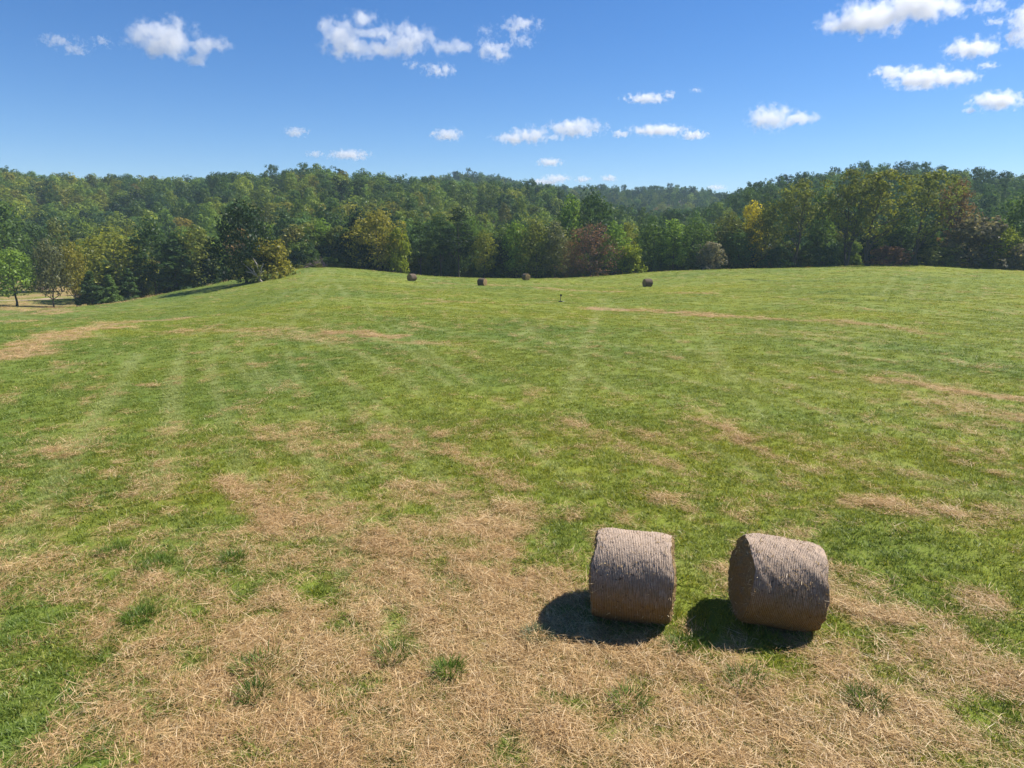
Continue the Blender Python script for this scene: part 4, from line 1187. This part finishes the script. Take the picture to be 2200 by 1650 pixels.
CLOUDS = [
 ([(345, 78, 66, 34), (375, 98, 50, 22), (440, 97, 44, 18), (425, 128, 22, 14)], 1, 0, "broad white cloud with a tapering right arm, high at the left"),
 ([(120, 86, 40, 14), (160, 104, 32, 13)], .5, 1, "thin veiled cloud at the far left, below the broad white cloud"),
 ([(216, 88, 22, 11)], .5, 1, "tiny veiled cloud between the thin far left cloud and the broad white cloud"),
 ([(732, 78, 44, 34), (782, 45, 38, 17), (762, 106, 56, 15), (872, 86, 56, 28), (825, 108, 56, 14), (965, 104, 44, 14), (790, 68, 50, 9)], 1, 0, "largest hook shaped white cloud, high left of centre"),
 ([(1062, 107, 40, 20)], .8, .4, "ragged small cloud just right of the largest hook shaped cloud"),
 ([(1046, 64, 26, 14)], .3, 1, "faint wisp above the ragged small cloud"),
 ([(1120, 57, 40, 18)], .7, .5, "ragged cloud right of the faint wisp, uppermost of the centre wisps"),
 ([(1122, 88, 32, 12)], .4, .9, "thin wisp under the uppermost ragged cloud of the centre"),
 ([(886, 140, 22, 9)], .4, .9, "faint shred under the largest hook shaped cloud, left one"),
 ([(942, 150, 34, 14)], .7, .5, "small soft cloud under the right end of the largest hook shaped cloud"),
 ([(635, 284, 26, 10)], .7, .4, "small lone puff over the left part of the wooded hill"),
 ([(676, 331, 17, 7)], .6, .4, "tiny puff beside the flat cloud close above the left wooded hill"),
 ([(748, 332, 42, 10)], .8, .2, "flat white cloud close above the left wooded hill"),
 ([(962, 289, 34, 12)], .9, .2, "small flat white cloud halfway up, near the picture centre"),
 ([(1105, 296, 44, 11), (1138, 290, 40, 16), (1196, 296, 18, 6)], 1, .1, "white cloud with ragged left tip, right of the picture centre, left of the oval one"),
 ([(1237, 275, 54, 17)], 1, .1, "smooth oval white cloud right of the ragged tipped cloud"),
 ([(1182, 348, 28, 8)], .9, .2, "small white cloud below the ragged tipped cloud"),
 ([(1195, 384, 30, 8), (1172, 391, 38, 6)], .8, .2, "low stretched cloud just over the far blue ridge"),
 ([(1252, 385, 17, 6)], .8, .2, "tiny low puff right of the low stretched cloud"),
 ([(1308, 383, 17, 7)], .8, .2, "tiny low puff above the gap between the hills"),
 ([(1390, 210, 44, 10), (1437, 204, 12, 9)], .9, .3, "thin streaked cloud high over the gap between the hills"),
 ([(1495, 194, 15, 5)], .4, .9, "faint speck of cloud right of the thin streaked cloud"),
 ([(1415, 281, 60, 10), (1335, 287, 20, 7)], .9, .2, "long flat white cloud above the gap between the hills"),
 ([(1490, 291, 29, 8)], .9, .2, "short flat white cloud at the right end of the long flat one"),
 ([(1658, 255, 50, 24), (1718, 256, 42, 12)], 1, 0, "domed white cloud with a tail to the right, above the yellow topped tree"),
 ([(1820, 50, 52, 18), (1885, 34, 80, 30), (1960, 14, 92, 30), (2030, 12, 42, 14)], 1.2, 0, "big bright cloud cut by the top edge at the upper right"),
 ([(2095, 102, 52, 18)], 1.1, 0, "bright oval cloud near the right edge under the big bright cloud"),
 ([(1915, 158, 38, 14), (1985, 170, 72, 18), (2060, 166, 42, 13)], 1.1, 0, "long bright cloud with two humps at the right"),
 ([(2145, 216, 52, 17), (2082, 237, 14, 6)], 1.1, 0, "slanting bright cloud at the right edge, lowest there"),
 ([(2196, 40, 32, 24), (2200, 74, 36, 22)], 1.1, .1, "bright cloud cut by the right edge"),
 ([(2125, 12, 44, 15)], .5, .8, "veiled cloud between the big bright cloud and the right edge"),
 ([(2138, 44, 22, 8)], .4, .8, "thin shred under the veiled upper right cloud"),
 ([(2120, 141, 24, 7)], .5, .6, "thin shred between the bright oval cloud and the long two humped cloud"),
 ([(1540, 403, 20, 6)], .7, .3, "tiny low cloud where the right hill rises from the gap"),
]
def clouds():
    rng = np.random.default_rng(9)
    for k, (lob, dens, wisp, label) in enumerate(CLOUDS):
        cx = sum(q[0] for q in lob) / len(lob); base_py = max(q[1] + q[3] for q in lob)
        cy = sum(q[1] for q in lob) / len(lob)
        d = ray(cx, base_py)
        el = d[2] / d[1]
        Y = min(1050.0 / max(el, .02), 13000.0)
        ctr = np.array(ray(cx, cy)); ctr = ctr / ctr[1] * Y + np.array([0, 0, CAM_H])
        loc = []
        for (px, py, rx, ry) in lob:
            q = ray(px, py); q = q / q[1] * Y + np.array([0, 0, CAM_H]) - ctr
            s = Y / FPX
            rxx, rzz = rx * s * .95, ry * s * .98
            loc.append((tuple(q + np.array([0, rng.uniform(-.2, .2) * rxx, 0])), (rxx, (rxx + rzz) * .5, rzz)))
        bm = bmesh.new()
        for c, r in loc:
            for u in np.linspace(0, 2 * np.pi, 14, endpoint=False):
                for w in np.linspace(-1.45, 1.45, 9):
                    bm.verts.new((math.cos(u) * math.cos(w) * r[0] * 1.5 + c[0], math.sin(u) * math.cos(w) * r[1] * 1.5 + c[1], math.sin(w) * r[2] * 1.5 + c[2]))
        bmesh.ops.convex_hull(bm, input=list(bm.verts))
        bmesh.ops.delete(bm, geom=[v for v in bm.verts if not v.link_faces], context='VERTS')
        bmesh.ops.recalc_face_normals(bm, faces=list(bm.faces))
        me = bpy.data.meshes.new("cloud"); bm.to_mesh(me); bm.free()
        size = min(max(r[0] for c, r in loc), 2.2 * max(r[2] for c, r in loc))
        th = max(r[2] for c, r in loc)
        me.materials.append(mat_cloud("cloud_vapour", loc, size, .95 * dens / th, wisp, k + 1))
        o = link("cloud", me); o.location = ctr
        tag(o, label, "cloud", "fair weather clouds")
clouds()

# ------------------------------------------------------------------ haze
def haze():
    m, n, l = new_mat("thin_air")
    b = N(n, "ShaderNodeVolumePrincipled"); b.inputs["Density"].default_value = .0002; b.inputs["Color"].default_value = (.6, .8, 1, 1)
    o = N(n, "ShaderNodeOutputMaterial"); l.new(b.outputs[0], o.inputs["Volume"])
    x0, x1, y0, y1, z0, z1 = -1800, 1800, -1800, 1800, -40, 110
    v = np.array([(x0, y0, z0), (x1, y0, z0), (x1, y1, z0), (x0, y1, z0), (x0, y0, z1), (x1, y0, z1), (x1, y1, z1), (x0, y1, z1)])
    f = np.array([(3, 2, 1, 0), (4, 5, 6, 7), (0, 1, 5, 4), (1, 2, 6, 5), (2, 3, 7, 6), (3, 0, 4, 7)])
    tag(link("haze", mesh_np("haze", v, f, m)), kind="stuff")
haze()
